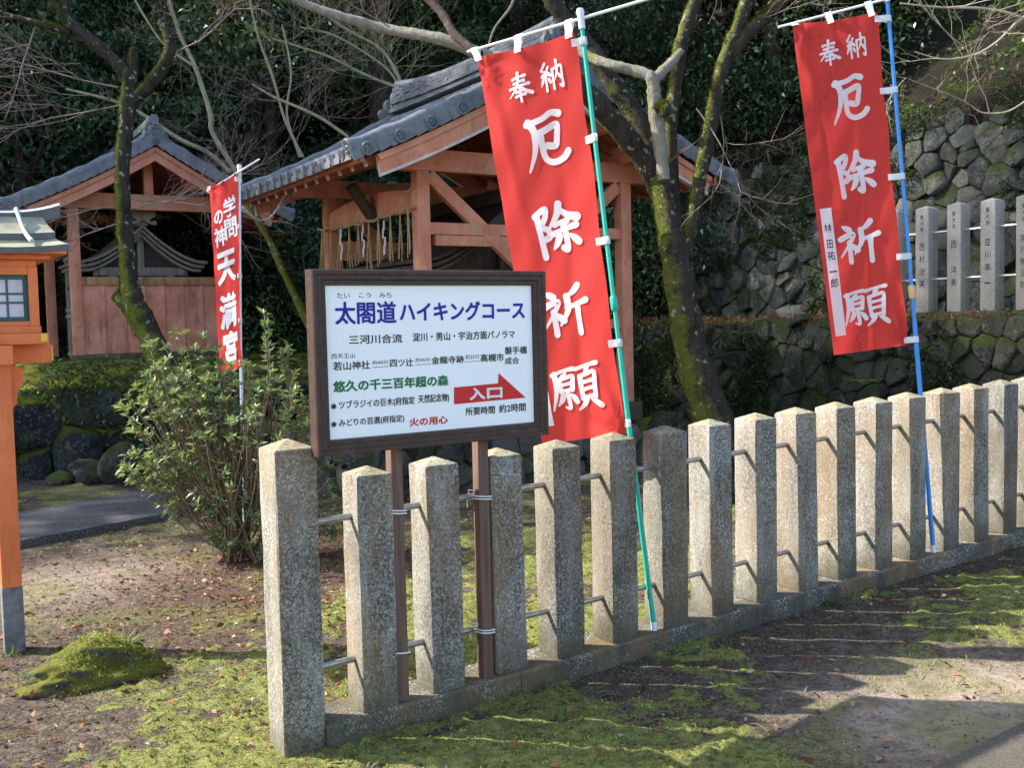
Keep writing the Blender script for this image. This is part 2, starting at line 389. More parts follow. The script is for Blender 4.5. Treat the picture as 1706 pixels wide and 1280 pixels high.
M.color(v); M.bump(M.noise(c, 80, 4), 0.25, 0.003)
MAT['tile'] = M.m
MAT['tile_pale'] = m_simple("pale mossy mortar", (0.34, 0.31, 0.16), 0.9, 0.2, 0.25, 30)
MAT['bark_moss'] = m_bark("mossy dark bark", (0.018, 0.015, 0.012), (0.075, 0.060, 0.047), (0.135, 0.145, 0.016), 0.42, (0.30, 0.37, 0.30), 0.7, -0.3, 0.10)
MAT['bark_cherry'] = m_bark("cherry bark with moss and lichen", (0.018, 0.014, 0.011), (0.080, 0.064, 0.050), (0.110, 0.118, 0.020), 0.545, (0.32, 0.30, 0.22), 0.8, -0.3, 0.04)
MAT['bark_pale'] = m_bark("pale smooth bark", (0.20, 0.18, 0.14), (0.36, 0.33, 0.28), (0.20, 0.19, 0.05), 0.66, (0.42, 0.42, 0.34), 0.5)
MAT['bark_cedar'] = m_bark("cedar bark", (0.035, 0.022, 0.018), (0.12, 0.075, 0.060), (0.04, 0.05, 0.02), 0.72, (0.2, 0.19, 0.16), 0.3)
MAT['bark_thin'] = m_simple("grey green thin stem", (0.29, 0.265, 0.16), 0.8, 0.2, 0.25, 15)
MAT['twig'] = m_simple("pinkish grey twig", (0.24, 0.17, 0.15), 0.8, 0.2, 0.35, 15)
MAT['twig_pale'] = m_simple("pale winter twig", (0.36, 0.31, 0.23), 0.8, 0.2, 0.25, 15)
MAT['stem'] = m_simple("brown shrub stem", (0.20, 0.13, 0.085), 0.8, 0.2, 0.25, 15)
MAT['rock'] = m_rock("retaining wall stone", (0.10, 0.101, 0.09), (0.37, 0.365, 0.325), (0.08, 0.105, 0.024), 0.57, 0.95)
MAT['rock_mossy'] = m_rock("mossy wall stone", (0.058, 0.056, 0.049), (0.20, 0.19, 0.16), (0.08, 0.105, 0.024), 0.52, 0.8)
MAT['rock_dark'] = m_rock("dark boulder", (0.034, 0.035, 0.038), (0.15, 0.15, 0.15), (0.14, 0.14, 0.025), 0.58, 0.75)
MAT['rock_moss_full'] = m_rock("boulder under moss", (0.10, 0.10, 0.09), (0.32, 0.32, 0.29), (0.23, 0.225, 0.035), 0.50, 0.6)
MAT['earth_dark'] = m_simple("dark damp earth", (0.030, 0.024, 0.018), 0.95, 0.1, 0.4, 8, 0.8)
MAT['leaf_forest'] = m_leaf("dark evergreen leaf", (0.008, 0.024, 0.011), (0.068, 0.125, 0.058), 0.2, 0.50, 0.45)
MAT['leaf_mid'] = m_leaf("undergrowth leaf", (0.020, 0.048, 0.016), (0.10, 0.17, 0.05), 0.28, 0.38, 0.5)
MAT['leaf_ivy'] = m_leaf("ivy leaf", (0.008, 0.020, 0.008), (0.045, 0.078, 0.026), 0.2, 0.55, 0.3)
MAT['leaf_shrub'] = m_leaf("shrub leaf", (0.085, 0.135, 0.065), (0.27, 0.34, 0.16), 0.32, 0.5, 0.35, (0.42, 0.46, 0.12))
MAT['leaf_fern'] = m_leaf("fern frond", (0.06, 0.13, 0.03), (0.18, 0.30, 0.07), 0.35, 0.5, 0.3)
MAT['leaf_litter'] = m_leaf("fallen leaf", (0.075, 0.030, 0.018), (0.31, 0.125, 0.062), 0.15, 0.75, 0.2, (0.46, 0.34, 0.22))
MAT['moss'] = m_leaf("moss blade", (0.092, 0.082, 0.028), (0.40, 0.435, 0.095), 0.3, 0.75, 0.15, (0.48, 0.50, 0.14))
MAT['grass'] = m_leaf("grass blade", (0.045, 0.085, 0.020), (0.14, 0.20, 0.06), 0.3, 0.5, 0.3)
MAT['gravel'] = m_rock("grey gravel", (0.11, 0.105, 0.10), (0.30, 0.29, 0.27), (0.1, 0.12, 0.02), 0.9, 0.2)

# ================================================================== SETTING
def tt(x, y): return (x - FO.x) * FD.x + (y - FO.y) * FD.y
def nn(x, y): return (x - FO.x) * FN.x + (y - FO.y) * FN.y
# pixel-measured spots on the ground: (x, y, radius, weight)
MOSS_SPOTS = [(-0.9, 3.35, 0.75, .55), (-0.4, 3.55, 0.5, .5), (0.0, 3.7, .5, .45), (0.75, 3.75, 0.55, .55), (0.35, 3.45, 0.5, .5), (1.0, 4.2, .45, .35), (-0.1, 5.0, 0.9, .40),
              (-0.45, 5.6, 0.9, .35), (0.5, 5.9, 0.9, .35), (2.4, 5.05, 0.55, .5), (2.75, 5.5, 0.5, .45), (1.9, 4.9, .35, .25), (2.1, 4.35, .25, .35), (1.2, 4.55, .35, .3),
              (-1.5, 3.7, 0.5, .30), (-1.3, 5.2, 0.8, .22), (-2.2, 6.2, 0.7, .12), (-1.0, 4.4, .7, .18), (0.9, 6.8, 1.0, .25), (-2.2, 4.3, .5, .1)]
SAND_SPOTS = [(1.75, 4.05, 0.40, 1.0), (1.45, 3.75, 0.35, .7), (2.1, 4.2, .3, .6), (-3.0, 6.5, 0.7, .6), (-2.4, 7.0, .5, .4)]
BARE_SPOTS = [(1.2, 4.1, 0.55, .4), (1.6, 4.6, 0.5, .3), (-2.4, 4.4, 0.55, .35), (-2.1, 3.95, .6, .4), (-2.9, 5.7, 0.7, .25), (1.5, 3.7, .5, .4)]
LITTER_SPOTS = [(-1.75, 6.7, 0.55, 1.0), (-1.45, 6.5, .4, .9), (-1.75, 5.9, .6, .8), (-1.3, 5.7, .5, .7), (-1.5, 7.3, 0.6, .8), (-2.6, 5.0, .6, .2)]
def spots(x, y, L):
    s = 0
    for (a, b, r, w_) in L: s = s + w_ * np.exp(-((x - a) ** 2 + (y - b) ** 2) / (r * r))
    return s
def moss_f(x, y):
    m = -0.045 + 0.46 * fbm(x * 2.3, y * 2.3, 3, 4) + 0.54 * fbm(x * 14, y * 14, 9, 4)
    m = m - .022 * (nn(x, y) > 0)
    return m + 0.27 * spots(x, y, MOSS_SPOTS) - 0.35 * spots(x, y, BARE_SPOTS) - 0.35 * spots(x, y, SAND_SPOTS) - 0.15 * spots(x, y, LITTER_SPOTS)
def gz(x, y):
    x = np.asarray(x, float); y = np.asarray(y, float)
    z = FG * np.clip(tt(x, y), -1.0, 6.0)
    z = z + 0.03 * (fbm(x * 0.9, y * 0.9, 21, 3) - 0.5) + 0.022 * (fbm(x * 6, y * 6, 5, 4) - 0.5)
    z = z + 0.020 * sstep(0.53, 0.68, moss_f(x, y)) * (0.6 + 0.8 * vnoise(x * 22, y * 22, 8))
    return z
def gz1(x, y): return float(gz(np.array([x]), np.array([y]))[0])

xs = np.concatenate([np.linspace(-120, -8, 20)[:-1], np.linspace(-8, -3.4, 60)[:-1], np.arange(-3.4, 4.2, 0.033), np.linspace(4.2, 9, 60)[1:], np.linspace(9, 120, 18)[1:]])
ys = np.concatenate([np.linspace(-40, 1.5, 14)[:-1], np.linspace(1.5, 3.0, 14)[:-1], np.arange(3.0, 7.6, 0.033), np.linspace(7.6, 12, 70)[1:], np.linspace(12, 140, 24)[1:]])
gx, gy = np.meshgrid(xs, ys)
gzv = gz(gx, gy)
ms = moss_f(gx, gy)
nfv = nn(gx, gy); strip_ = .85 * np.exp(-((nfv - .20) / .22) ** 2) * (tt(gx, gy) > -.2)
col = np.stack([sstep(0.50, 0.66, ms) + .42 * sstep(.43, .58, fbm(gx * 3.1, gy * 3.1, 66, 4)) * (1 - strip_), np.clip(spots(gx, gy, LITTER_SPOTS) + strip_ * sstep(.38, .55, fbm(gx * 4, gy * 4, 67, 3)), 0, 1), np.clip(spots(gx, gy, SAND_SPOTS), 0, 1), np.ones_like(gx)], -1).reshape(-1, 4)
nx_, ny_ = len(xs), len(ys)
idx = np.arange(nx_ * ny_).reshape(ny_, nx_)
F = np.stack([idx[:-1, :-1], idx[:-1, 1:], idx[1:, 1:], idx[1:, :-1]], -1).reshape(-1, 4)
M = NT("mossy soil ground", 0.95, 0.15); c = M.co(False)
mk = M.n("ShaderNodeAttribute", attribute_name="mask"); sp = M.n("ShaderNodeSeparateColor"); M.t.links.new(mk.outputs["Color"], sp.inputs[0])
fine = M.noise(c, 60, 6, 0.75); mid = M.noise(c, 11, 5, 0.65)
soil = M.ramp(mid, [(0.30, (0.060, 0.044, 0.034)), (0.5, (0.135, 0.102, 0.078)), (0.72, (0.25, 0.20, 0.155))])
soil = M.mix(M.ramp(fine, [(0.42, 0.9), (0.53, 0.0)]), soil, (0.032, 0.024, 0.018))
soil = M.mix(M.math('MULTIPLY', sp.outputs[2], M.ramp(mid, [(0.3, 0.35), (0.6, 0.95)])), soil, M.mix(M.ramp(fine, [(0.35, 0.0), (0.6, 1.0)]), (0.30, 0.225, 0.16), (0.52, 0.41, 0.31)))
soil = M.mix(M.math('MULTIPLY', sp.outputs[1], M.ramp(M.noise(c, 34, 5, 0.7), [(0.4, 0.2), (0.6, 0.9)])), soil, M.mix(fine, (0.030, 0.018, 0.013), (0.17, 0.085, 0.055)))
peb = M.ramp(M.voro(c, 75), [(0.10, 1.0), (0.20, 0.0)]); pc = M.voro(c, 75, "Color"); pcs = M.n("ShaderNodeSeparateColor"); M.t.links.new(pc, pcs.inputs[0])
soil = M.mix(M.math('MULTIPLY', peb, M.ramp(pcs.outputs[0], [(0.62, 0.0), (0.7, 0.85)])), soil, M.mix(pcs.outputs[1], (0.16, 0.15, 0.145), (0.42, 0.39, 0.36)))
mossc = M.mix(M.ramp(M.noise(c, 26, 6, 0.7), [(0.32, 0.0), (0.68, 1.0)]), (0.080, 0.073, 0.030), (0.30, 0.32, 0.085))
mfac = M.ramp(M.math('ADD', sp.outputs[0], M.math('MULTIPLY', M.math('SUBTRACT', fine, 0.5), 1.6)), [(0.32, 0.0), (0.62, 1.0)])
M.color(M.mix(mfac, soil, mossc)); M.bump(M.math('ADD', fine, M.math('MULTIPLY', mid, 0.7)), 0.9, 0.02)
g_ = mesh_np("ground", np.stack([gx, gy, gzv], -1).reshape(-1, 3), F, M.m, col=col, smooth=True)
tag(g_, "mossy soil ground with bare patches and fallen leaves", "ground", kind="structure")

M = NT("old asphalt", 0.9, 0.25); c = M.co(False)
gr = M.noise(c, 85, 4, 0.85); v = M.ramp(gr, [(0.38, (0.022, 0.022, 0.024)), (0.50, (0.065, 0.063, 0.066)), (0.64, (0.26, 0.25, 0.25))])
v = M.mix(M.ramp(M.noise(c, 3, 4), [(0.4, 0.0), (0.7, 0.45)]), v, (0.15, 0.13, 0.115))
M.color(v); M.bump(gr, 0.8, 0.006); MAT['asphalt'] = M.m

M = NT("brown worn concrete paving", 0.9, 0.2); c = M.co(False); gr = M.noise(c, 120, 5, 0.85)
v = M.ramp(gr, [(0.38, (0.045, 0.036, 0.028)), (0.5, (0.105, 0.088, 0.070)), (0.64, (0.20, 0.17, 0.14))]); v = M.mix(M.ramp(M.noise(c, 4, 5, .7), [(0.4, 0.0), (0.65, 0.6)]), v, (0.070, 0.066, 0.040)); M.color(v); M.bump(gr, 0.7, 0.005); MAT['pave'] = M.m

def slab_path(name, left, right, zt, zb, mat):
    """a paved strip between two polylines with real edges"""
    L = spline([tuple(p) for p in left], 8); Rr = spline([tuple(p) for p in right], 8)
    m = MB(); n = len(L)
    for i in range(n - 1):
        a, b, c_, d_ = L[i], Rr[i], Rr[i + 1], L[i + 1]
        z = lambda p: gz1b(p) + zt
        zz = lambda p: gz1b(p) - zb
        m.add([(*a, z(a)), (*b, z(b)), (*c_, z(c_)), (*d_, z(d_))], [(0, 1, 2, 3)])
        m.add([(*a, z(a)), (*d_, z(d_)), (*d_, zz(d_)), (*a, zz(a))], [(0, 1, 2, 3)])
        m.add([(*b, z(b)), (*c_, z(c_)), (*c_, zz(c_)), (*b, zz(b))], [(0, 1, 2, 3)])
    for (a, b) in ((L[0], Rr[0]), (L[-1], Rr[-1])):
        m.add([(*a, z(a)), (*b, z(b)), (*b, zz(b)), (*a, zz(a))], [(0, 1, 2, 3)])
    return m.build(name, mat, fix=False, smooth=False)
def gz1b(p): return FG * max(-1.0, min(6.0, tt(p[0], p[1])))
o = slab_path("path", [(-9.5, 3.6), (-6.2, 7.0), (-4.31, 9.0), (-3.55, 9.85), (-2.6, 11.0), (-2.4, 12.4)], [(-7.5, 3.0), (-5.2, 6.2), (-3.72, 7.75), (-2.83, 8.67), (-1.75, 9.9), (-1.5, 11.4)], 0.055, 0.08, MAT['asphalt'])
tag(o, "grey asphalt footpath with a raised edge behind the shrub", "path", kind="structure")
o = slab_path("pavement", [(0.55, 2.83), (1.365, 3.40), (1.942, 3.80), (4.2, 5.3), (9, 8.5)], [(4.5, -2.0), (5.2, -1.5), (5.8, -1.0), (8.5, 1), (13, 4)], 0.022, 0.1, MAT['pave'])
tag(o, "brown grey paved strip at the lower right corner", "pavement", kind="structure")

# ---- hillside behind
A0 = Vector((4.23, 10.5, 0))                     # engraved fence reference post
SH = Vector((-0.789, 9.136, 0))                  # middle shrine, near column corner
LW = Vector((-5.0, 11.35, 0))                    # foot line of the left boulder wall
def hill_z(x, y):
    g1 = (x - (A0 + G2 * 1.42).x) * G2.x + (y - (A0 + G2 * 1.42).y) * G2.y
    s1 = (x - SH.x) * S2.x + (y - SH.y) * S2.y - 8.0
    h = np.maximum(np.where(g1 > 0, 3.72 + g1 * 0.85, -0.6), np.where(s1 > 0, 0.9 + s1 * 0.72, -0.6))
    return h + 0.35 * (fbm(x * 0.7, y * 0.7, 31, 4) - 0.5)
hx = np.concatenate([np.linspace(-45, -10, 30)[:-1], np.arange(-10, 12, 0.16), np.linspace(12, 45, 24)[1:]])
hy = np.concatenate([np.arange(7.5, 20, 0.16), np.linspace(20, 60, 40)[1:]])
ax, ay = np.meshgrid(hx, hy); az = hill_z(ax, ay)
idx = np.arange(az.size).reshape(az.shape)
F = np.stack([idx[:-1, :-1], idx[:-1, 1:], idx[1:, 1:], idx[1:, :-1]], -1).reshape(-1, 4)
M = NT("wooded hillside soil", 0.95, 0.1); c = M.co(False)
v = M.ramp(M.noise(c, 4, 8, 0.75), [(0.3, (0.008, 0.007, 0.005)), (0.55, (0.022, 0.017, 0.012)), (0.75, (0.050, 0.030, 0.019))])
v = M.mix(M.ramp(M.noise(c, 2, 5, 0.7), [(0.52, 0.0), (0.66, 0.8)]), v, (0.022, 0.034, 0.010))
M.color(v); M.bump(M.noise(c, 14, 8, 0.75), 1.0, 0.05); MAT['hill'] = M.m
zmin_keep = F[(az.ravel()[F].max(1) > -0.2)]
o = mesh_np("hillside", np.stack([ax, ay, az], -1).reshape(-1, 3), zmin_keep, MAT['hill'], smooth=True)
tag(o, "dark wooded hillside rising behind the shrines", "hillside", kind="structure")

# ---- terrace slabs (earth behind the stone walls)
M = NT("terrace top moss and needles", 0.95, 0.1); c = M.co(False)
v = M.ramp(M.noise(c, 3, 6, 0.7), [(0.35, (0.055, 0.040, 0.028)), (0.55, (0.11, 0.075, 0.045)), (0.7, (0.15, 0.085, 0.05))])
v = M.mix(M.ramp(M.noise(c, 2.1, 6, 0.72), [(0.42, 0.0), (0.53, 1.0)]), v, M.mix(M.noise(c, 45, 4), (0.06, 0.07, 0.01), (0.20, 0.205, 0.025)))
M.color(v); M.bump(M.noise(c, 26, 6, 0.7), 0.8, 0.02); MAT['terrace'] = M.m
def terrace(name, poly, z0, z1, label):
    bm = bmesh.new(); vs = [bm.verts.new((p[0], p[1], z0)) for p in poly]; f = bm.faces.new(vs)
    r = bmesh.ops.extrude_face_region(bm, geom=[f])
    for v_ in r['geom']:
        if isinstance(v_, bmesh.types.BMVert): v_.co.z = z1
    bmesh.ops.recalc_face_normals(bm, faces=bm.faces[:])
    me = bpy.data.meshes.new(name); bm.to_mesh(me); bm.free(); me.materials.append(MAT['terrace'])
    return tag(link(bpy.data.objects.new(name, me)), label, "terrace", kind="structure")
def V2(p, u, s): q = p + G2 * u + S2 * s; return (q.x, q.y)
terrace("terrace", [V2(LW, -0.75, 0.95), V2(LW, 4.1, 0.95), V2(LW, 4.1, 7.5), V2(LW, -9, 7.5), V2(LW, -3.2, 3.0)], -0.3, 1.235, "raised terrace under the left shrine")
us = np.linspace(-.78, 4.2, 70); ss = np.linspace(.10, 1.25, 26); uu, sv = np.meshgrid(us, ss)
zz_ = 0.98 + .27 * sstep(.1, 1.0, sv) + .05 * (fbm(uu * 2.2, sv * 2.2, 15, 4) - .5) - .25 * sstep(-.2, -.78, uu)
zz_ = np.where(sv <= .11, .3, zz_); gx2 = LW.x + G2.x * uu + S2.x * sv; gy2 = LW.y + G2.y * uu + S2.y * sv
ix = np.arange(uu.size).reshape(uu.shape); F = np.stack([ix[:-1, :-1], ix[:-1, 1:], ix[1:, 1:], ix[1:, :-1]], -1).reshape(-1, 4)
M = NT("bright mossy bank", 0.95, 0.1); c = M.co(False); nz = M.noise(c, 5, 7, 0.75)
v = M.ramp(nz, [(0.38, (0.05, 0.038, 0.026)), (0.46, (0.075, 0.07, 0.016)), (0.55, (0.22, 0.215, 0.028)), (0.7, (0.34, 0.31, 0.06))]); M.color(v); M.bump(M.noise(c, 40, 6, .75), 0.9, 0.02)
tag(mesh_np("terrace", np.stack([gx2, gy2, zz_], -1).reshape(-1, 3), F, M.m, smooth=True), "sunny mossy bank in front of the left shrine's board fence", "terrace", kind="structure")
terrace("terrace", [V2(SH, -0.55, 0.03), V2(SH, 2.62, 0.03), V2(SH, 2.62, 5.2), V2(SH, -0.55, 5.2)], -0.3, 0.60, "low terrace under the middle shrine")
terrace("terrace", [V2(A0, -0.03, -6), V2(A0, 1.9, -6), V2(A0, 1.9, 9.5), V2(A0, -0.03, 9.5)], -0.3, 1.565, "terrace strewn with needles behind the engraved fence")

# ---- rough stone walls: one mesh each, every stone modelled
def stone_wall(name, P0, dirv, length, z0, z1f, cell, mat, label, seed=1, batter=0.12, bulge=0.07, out=None, back=0.5, irregular=0.42, ends=True):
    rnd = random.Random(seed); d = Vector(dirv).normalized(); out = Vector(out).normalized(); H = max(z1f(s) for s in np.linspace(0, length, 20)) - z0
    nxs = max(2, int(length / cell)); nzs = max(2, int(H / (cell * 0.78)))
    pts = []
    for j in range(-1, nzs + 2):
        for i in range(-1, nxs + 2):
            if rnd.random() < .10: continue
            if rnd.random() < .22: pts.append(((i + rnd.random()) * length / nxs, (j + rnd.random()) * H / nzs))
            pts.append(((i + 0.5 + 0.5 * (j % 2) + rnd.uniform(-irregular, irregular)) * length / nxs, (j + 0.5 + rnd.uniform(-irregular, irregular)) * H / nzs))
    arr = np.array(pts); m = MB()
    for k, (cx_, cz_) in enumerate(pts):
        if not (-cell * .3 < cx_ < length + cell * .3) or cz_ < -cell * .4 or cz_ > z1f(min(max(cx_, 0), length)) - z0: continue
        poly = [(cx_ - cell * 1.6, cz_ - cell * 1.6), (cx_ + cell * 1.6, cz_ - cell * 1.6), (cx_ + cell * 1.6, cz_ + cell * 1.6), (cx_ - cell * 1.6, cz_ + cell * 1.6)]
        dd = np.hypot(arr[:, 0] - cx_, arr[:, 1] - cz_)
        for q in np.argsort(dd)[1:26]:
            ox, oz = arr[q]; mx_, mz_ = (ox + cx_) / 2, (oz + cz_) / 2; nxv, nzv = ox - cx_, oz - cz_
            new = []
            for a, b in zip(poly, poly[1:] + poly[:1]):
                da = (a[0] - mx_) * nxv + (a[1] - mz_) * nzv; db = (b[0] - mx_) * nxv + (b[1] - mz_) * nzv
                if da <= 0: new.append(a)
                if da * db < 0: t = da / (da - db); new.append((a[0] + (b[0] - a[0]) * t, a[1] + (b[1] - a[1]) * t))
            poly = new
            if len(poly) < 3: break
        if len(poly) < 3: continue
        top_ = z1f(min(max(cx_, 0), length)) - z0 + rnd.uniform(-.02, .03); new = []
        for a, b in zip(poly, poly[1:] + poly[:1]):                 # stones end at the top of the wall
            da, db = a[1] - top_, b[1] - top_
            if da <= 0: new.append(a)
            if da * db < 0: t = da / (da - db); new.append((a[0] + (b[0] - a[0]) * t, a[1] + (b[1] - a[1]) * t))
        poly = new
        if len(poly) < 3: continue
        poly = [q for a, b in zip(poly, poly[1:] + poly[:1]) for q in ((a[0] * .88 + b[0] * .12, a[1] * .88 + b[1] * .12), (a[0] * .5 + b[0] * .5 + rnd.uniform(-.03, .03) * cell, a[1] * .5 + b[1] * .5 + rnd.uniform(-.03, .03) * cell), (a[0] * .12 + b[0] * .88, a[1] * .12 + b[1] * .88))]
        gx_ = sum(p[0] for p in poly) / len(poly); gz_ = sum(p[1] for p in poly) / len(poly)
        n = len(poly); b0 = len(m.v); depth = rnd.uniform(-0.05, 0.06); tint = rnd.random()
        tx, tz = rnd.uniform(-.22, .22), rnd.uniform(-.22, .22)
        for (sc, dp) in ((1.0, -0.14), (0.985, -0.02), (0.945, bulge * .62), (0.76, bulge * .95), (0.38, bulge)):
            for (px_, pz_) in poly:
                x = gx_ + (px_ - gx_) * sc; z = gz_ + (pz_ - gz_) * sc
                nz_ = (float(fbm(np.array([x * 5.0 + seed * 9]), np.array([z * 5.0 + k]), 3, 3)[0]) - .5) * bulge * 2.4 if sc < .97 else 0
                off = dp + depth + nz_ + (x - gx_) * tx + (z - gz_) * tz - z * batter
                p = P0 + d * x + out * off; m.v.append((p.x, p.y, z0 + z)); m.t.append(tint)
        p = P0 + d * gx_ + out * (bulge + depth - gz_ * batter); m.v.append((p.x, p.y, z0 + gz_)); m.t.append(tint)
        for r_ in range(4):
            for i in range(n): j = (i + 1) % n; m.f.append([b0 + r_ * n + i, b0 + r_ * n + j, b0 + (r_ + 1) * n + j, b0 + (r_ + 1) * n + i]); m.m.append(0)
        for i in range(n): m.f.append([b0 + 4 * n + i, b0 + 4 * n + (i + 1) % n, len(m.v) - 1]); m.m.append(0)
    # dark earth core
    for i in range(12):
        s0, s1 = length * i / 12, length * (i + 1) / 12; za, zb_ = z1f(s0) - 0.03, z1f(s1) - 0.03
        a = P0 + d * s0 - out * 0.09; b = P0 + d * s1 - out * 0.09
        at_, bt_ = a - out * batter * (za - z0), b - out * batter * (zb_ - z0); ab, bb = a - out * back, b - out * back
        m.add([(a.x, a.y, z0), (b.x, b.y, z0), (bt_.x, bt_.y, zb_), (at_.x, at_.y, za), (ab.x, ab.y, z0), (bb.x, bb.y, z0), (bb.x, bb.y, zb_), (ab.x, ab.y, za)],
              [(0, 1, 2, 3), (3, 2, 6, 7), (4, 5, 6, 7)] + ([(0, 3, 7, 4)] if i == 0 else []) + ([(1, 2, 6, 5)] if i == 11 else []), 1)
    o = m.build(name, [mat, MAT['earth_dark']], None, sharp=50, fix=False)
    return tag(o, label, "stone wall")
LOWP = A0 - G2 * 0.30 - S2 * 5.0
stone_wall("stone_wall", LOWP, S2, 14.5, 0.05, lambda s: 1.55 + 0.04 * math.sin(s * 2.1), 0.25, MAT['rock_mossy'], "low dark mossy stone wall carrying the engraved pillar fence", 3, 0.10, 0.042, -G2)
UPP = A0 + G2 * 1.15 - S2 * 5.0
stone_wall("stone_wall", UPP, S2, 14.5, 1.55, lambda s: 3.78 + 0.10 * math.sin(s * 1.3), 0.28, MAT['rock'], "tall rough stone wall behind the engraved pillar fence", 5, 0.12, 0.042, -G2)
stone_wall("stone_wall", LW - G2 * 0.75, G2, 5.0, -0.05, lambda s: 1.00 + 0.05 * math.sin(s * 3) - 0.5 * max(0, 0.7 - s), 0.58, MAT['rock_dark'], "wall of big dark boulders under the left shrine's mossy terrace", 8, 0.16, 0.11, -S2)
stone_wall("stone_wall", SH - G2 * 0.58 - S2 * 0.02, G2, 3.25, 0.02, lambda s: 0.63, 0.27, MAT['rock'], "low grey stone wall right under the middle shrine", 12, 0.02, 0.04, -S2, irregular=0.3)
stone_wall("stone_wall", SH - G2 * 0.60 + S2 * 5.2, -S2, 5.2, 0.02, lambda s: 0.63, 0.30, MAT['rock'], "short side wall of grey stones on the path side of the middle shrine", 14, 0.02, 0.04, -G2, irregular=0.3)

# ================================================================== FRONT STONE FENCE
fence = empty("stone_fence", fp(0, 0, 0))
tag(fence, "near fence of weathered granite pillars with steel rails, around the hiking sign's legs", "stone fence")
XF = Matrix.Rotation(FYAW, 4, 'Z')
def post_mesh(w_, h, cap, seed):
    """square pillar with slightly worn edges and a low pyramid top; corner at the origin"""
    rnd = random.Random(seed); bm = bmesh.new()
    zs = [0, 0.004] + [h * k / 6 for k in range(1, 6)] + [h]
    ch = 0.006; prof = []
    for (cx_, cy_) in ((0, 0), (w_, 0), (w_, w_), (0, w_)): prof.append((cx_, cy_))
    ring = []
    for i, (x, y) in enumerate(prof):
        px_, py_ = prof[i - 1]; qx, qy = prof[(i + 1) % 4]
        d1 = Vector((px_ - x, py_ - y)).normalized() * ch; d2 = Vector((qx - x, qy - y)).normalized() * ch
        ring += [(x + d1.x, y + d1.y), (x + (d1.x + d2.x) * .28, y + (d1.y + d2.y) * .28), (x + d2.x, y + d2.y)]
    rings = []
    for k, z in enumerate(zs):
        rings.append([bm.verts.new((x + rnd.uniform(-.002, .002), y + rnd.uniform(-.002, .002), z)) for (x, y) in ring])
    c0 = (w_ / 2, w_ / 2)
    def sc(f, z): return [bm.verts.new((c0[0] + (x - c0[0]) * f, c0[1] + (y - c0[1]) * f, z)) for (x, y) in ring]
    rings.append(sc(0.965, h + 0.006)); rings.append(sc(0.5, h + 0.006 + (cap - .006) * .52)); rings.append(sc(0.06, h + cap))
    for a, b in zip(rings, rings[1:]):
        for i in range(12): bm.faces.new((a[i], a[(i + 1) % 12], b[(i + 1) % 12], b[i]))
    bm.faces.new(rings[-1]); bm.faces.new(rings[0][::-1])
    bmesh.ops.transform(bm, matrix=XF, verts=bm.verts[:]); bmesh.ops.recalc_face_normals(bm, faces=bm.faces[:])
    me = bpy.data.meshes.new("post"); bm.to_mesh(me); bm.free()
    me.polygons.foreach_set("use_smooth", [True] * len(me.polygons)); me.set_sharp_from_angle(angle=R(28))
    me.materials.append(MAT['granite']); return me
pm = [post_mesh(0.150, 0.918, 0.034, s_) for s_ in range(7)]
SP = 0.30986
for k in range(0, 21):
    o = link(bpy.data.objects.new("post", pm[k * 3 % 7])); o.parent = fence
    o.location = fp(k * SP, random.uniform(-.003, .003), 0.10) - fence.location
    o.rotation_euler = (random.uniform(-.008, .008), random.uniform(-.008, .008), random.uniform(-.02, .02))
o = link(bpy.data.objects.new("end_post", post_mesh(0.163, 1.155, 0.038, 9))); o.parent = fence
o.location = fp(-0.324, 0.003, 0.0) - fence.location
m = MB()
t0_, t1_ = -0.16, 6.9
for i in range(8):
    a = t0_ + (t1_ - t0_) * i / 8; b = t0_ + (t1_ - t0_) * (i + 1) / 8 - 0.004
    m.add([fp(a, 0.012, 0.0985), fp(b, 0.012, 0.0985), fp(b, -0.20, 0.0985), fp(a, -0.20, 0.0985), fp(a, 0.022, 0.088), fp(b, 0.022, 0.088), fp(b, -0.205, -0.15), fp(a, -0.205, -0.15), fp(a, 0.024, -0.15), fp(b, 0.024, -0.15)],
          [(0, 1, 2, 3), (0, 4, 5, 1), (4, 8, 9, 5), (3, 2, 6, 7), (0, 3, 7, 8, 4), (1, 5, 9, 6, 2)])
m.build("plinth", MAT['plinth'], fence, world=True, smooth=False)
for zr in (0.861, 0.298):
    m = MB(); m.tube([fp(-0.24, -0.075, zr), fp(6.6, -0.075, zr)], 0.0135, 12); m.build("rail", MAT['steel'], fence, world=True)

# ================================================================== LETTERING
def text_tris(body, bold=0.0):
    cu = bpy.data.curves.new("lettering", 'FONT'); cu.body = body; cu.size = 1.0; cu.resolution_u = 3; cu.offset = bold
    ob = link(bpy.data.objects.new("lettering", cu)); bpy.context.view_layer.update()
    me = bpy.data.meshes.new_from_object(ob.evaluated_get(bpy.context.evaluated_depsgraph_get()))
    me.calc_loop_triangles()
    V = [(v.co.x, v.co.y) for v in me.vertices]; T = [tuple(t.vertices) for t in me.loop_triangles]
    bpy.data.objects.remove(ob); bpy.data.curves.remove(cu); bpy.data.meshes.remove(me)
    return V, T
def fit(VT, x0, x1, y0, y1, shear=0.0):
    V, T = VT; xs_ = [v[0] for v in V]; ys_ = [v[1] for v in V]; a, b, c_, d_ = min(xs_), max(xs_), min(ys_), max(ys_)
    return [(x0 + (x - a) / (b - a) * (x1 - x0) + shear * (y - c_) / (d_ - c_), y0 + (y - c_) / max(1e-6, d_ - c_) * (y1 - y0)) for x, y in V], T
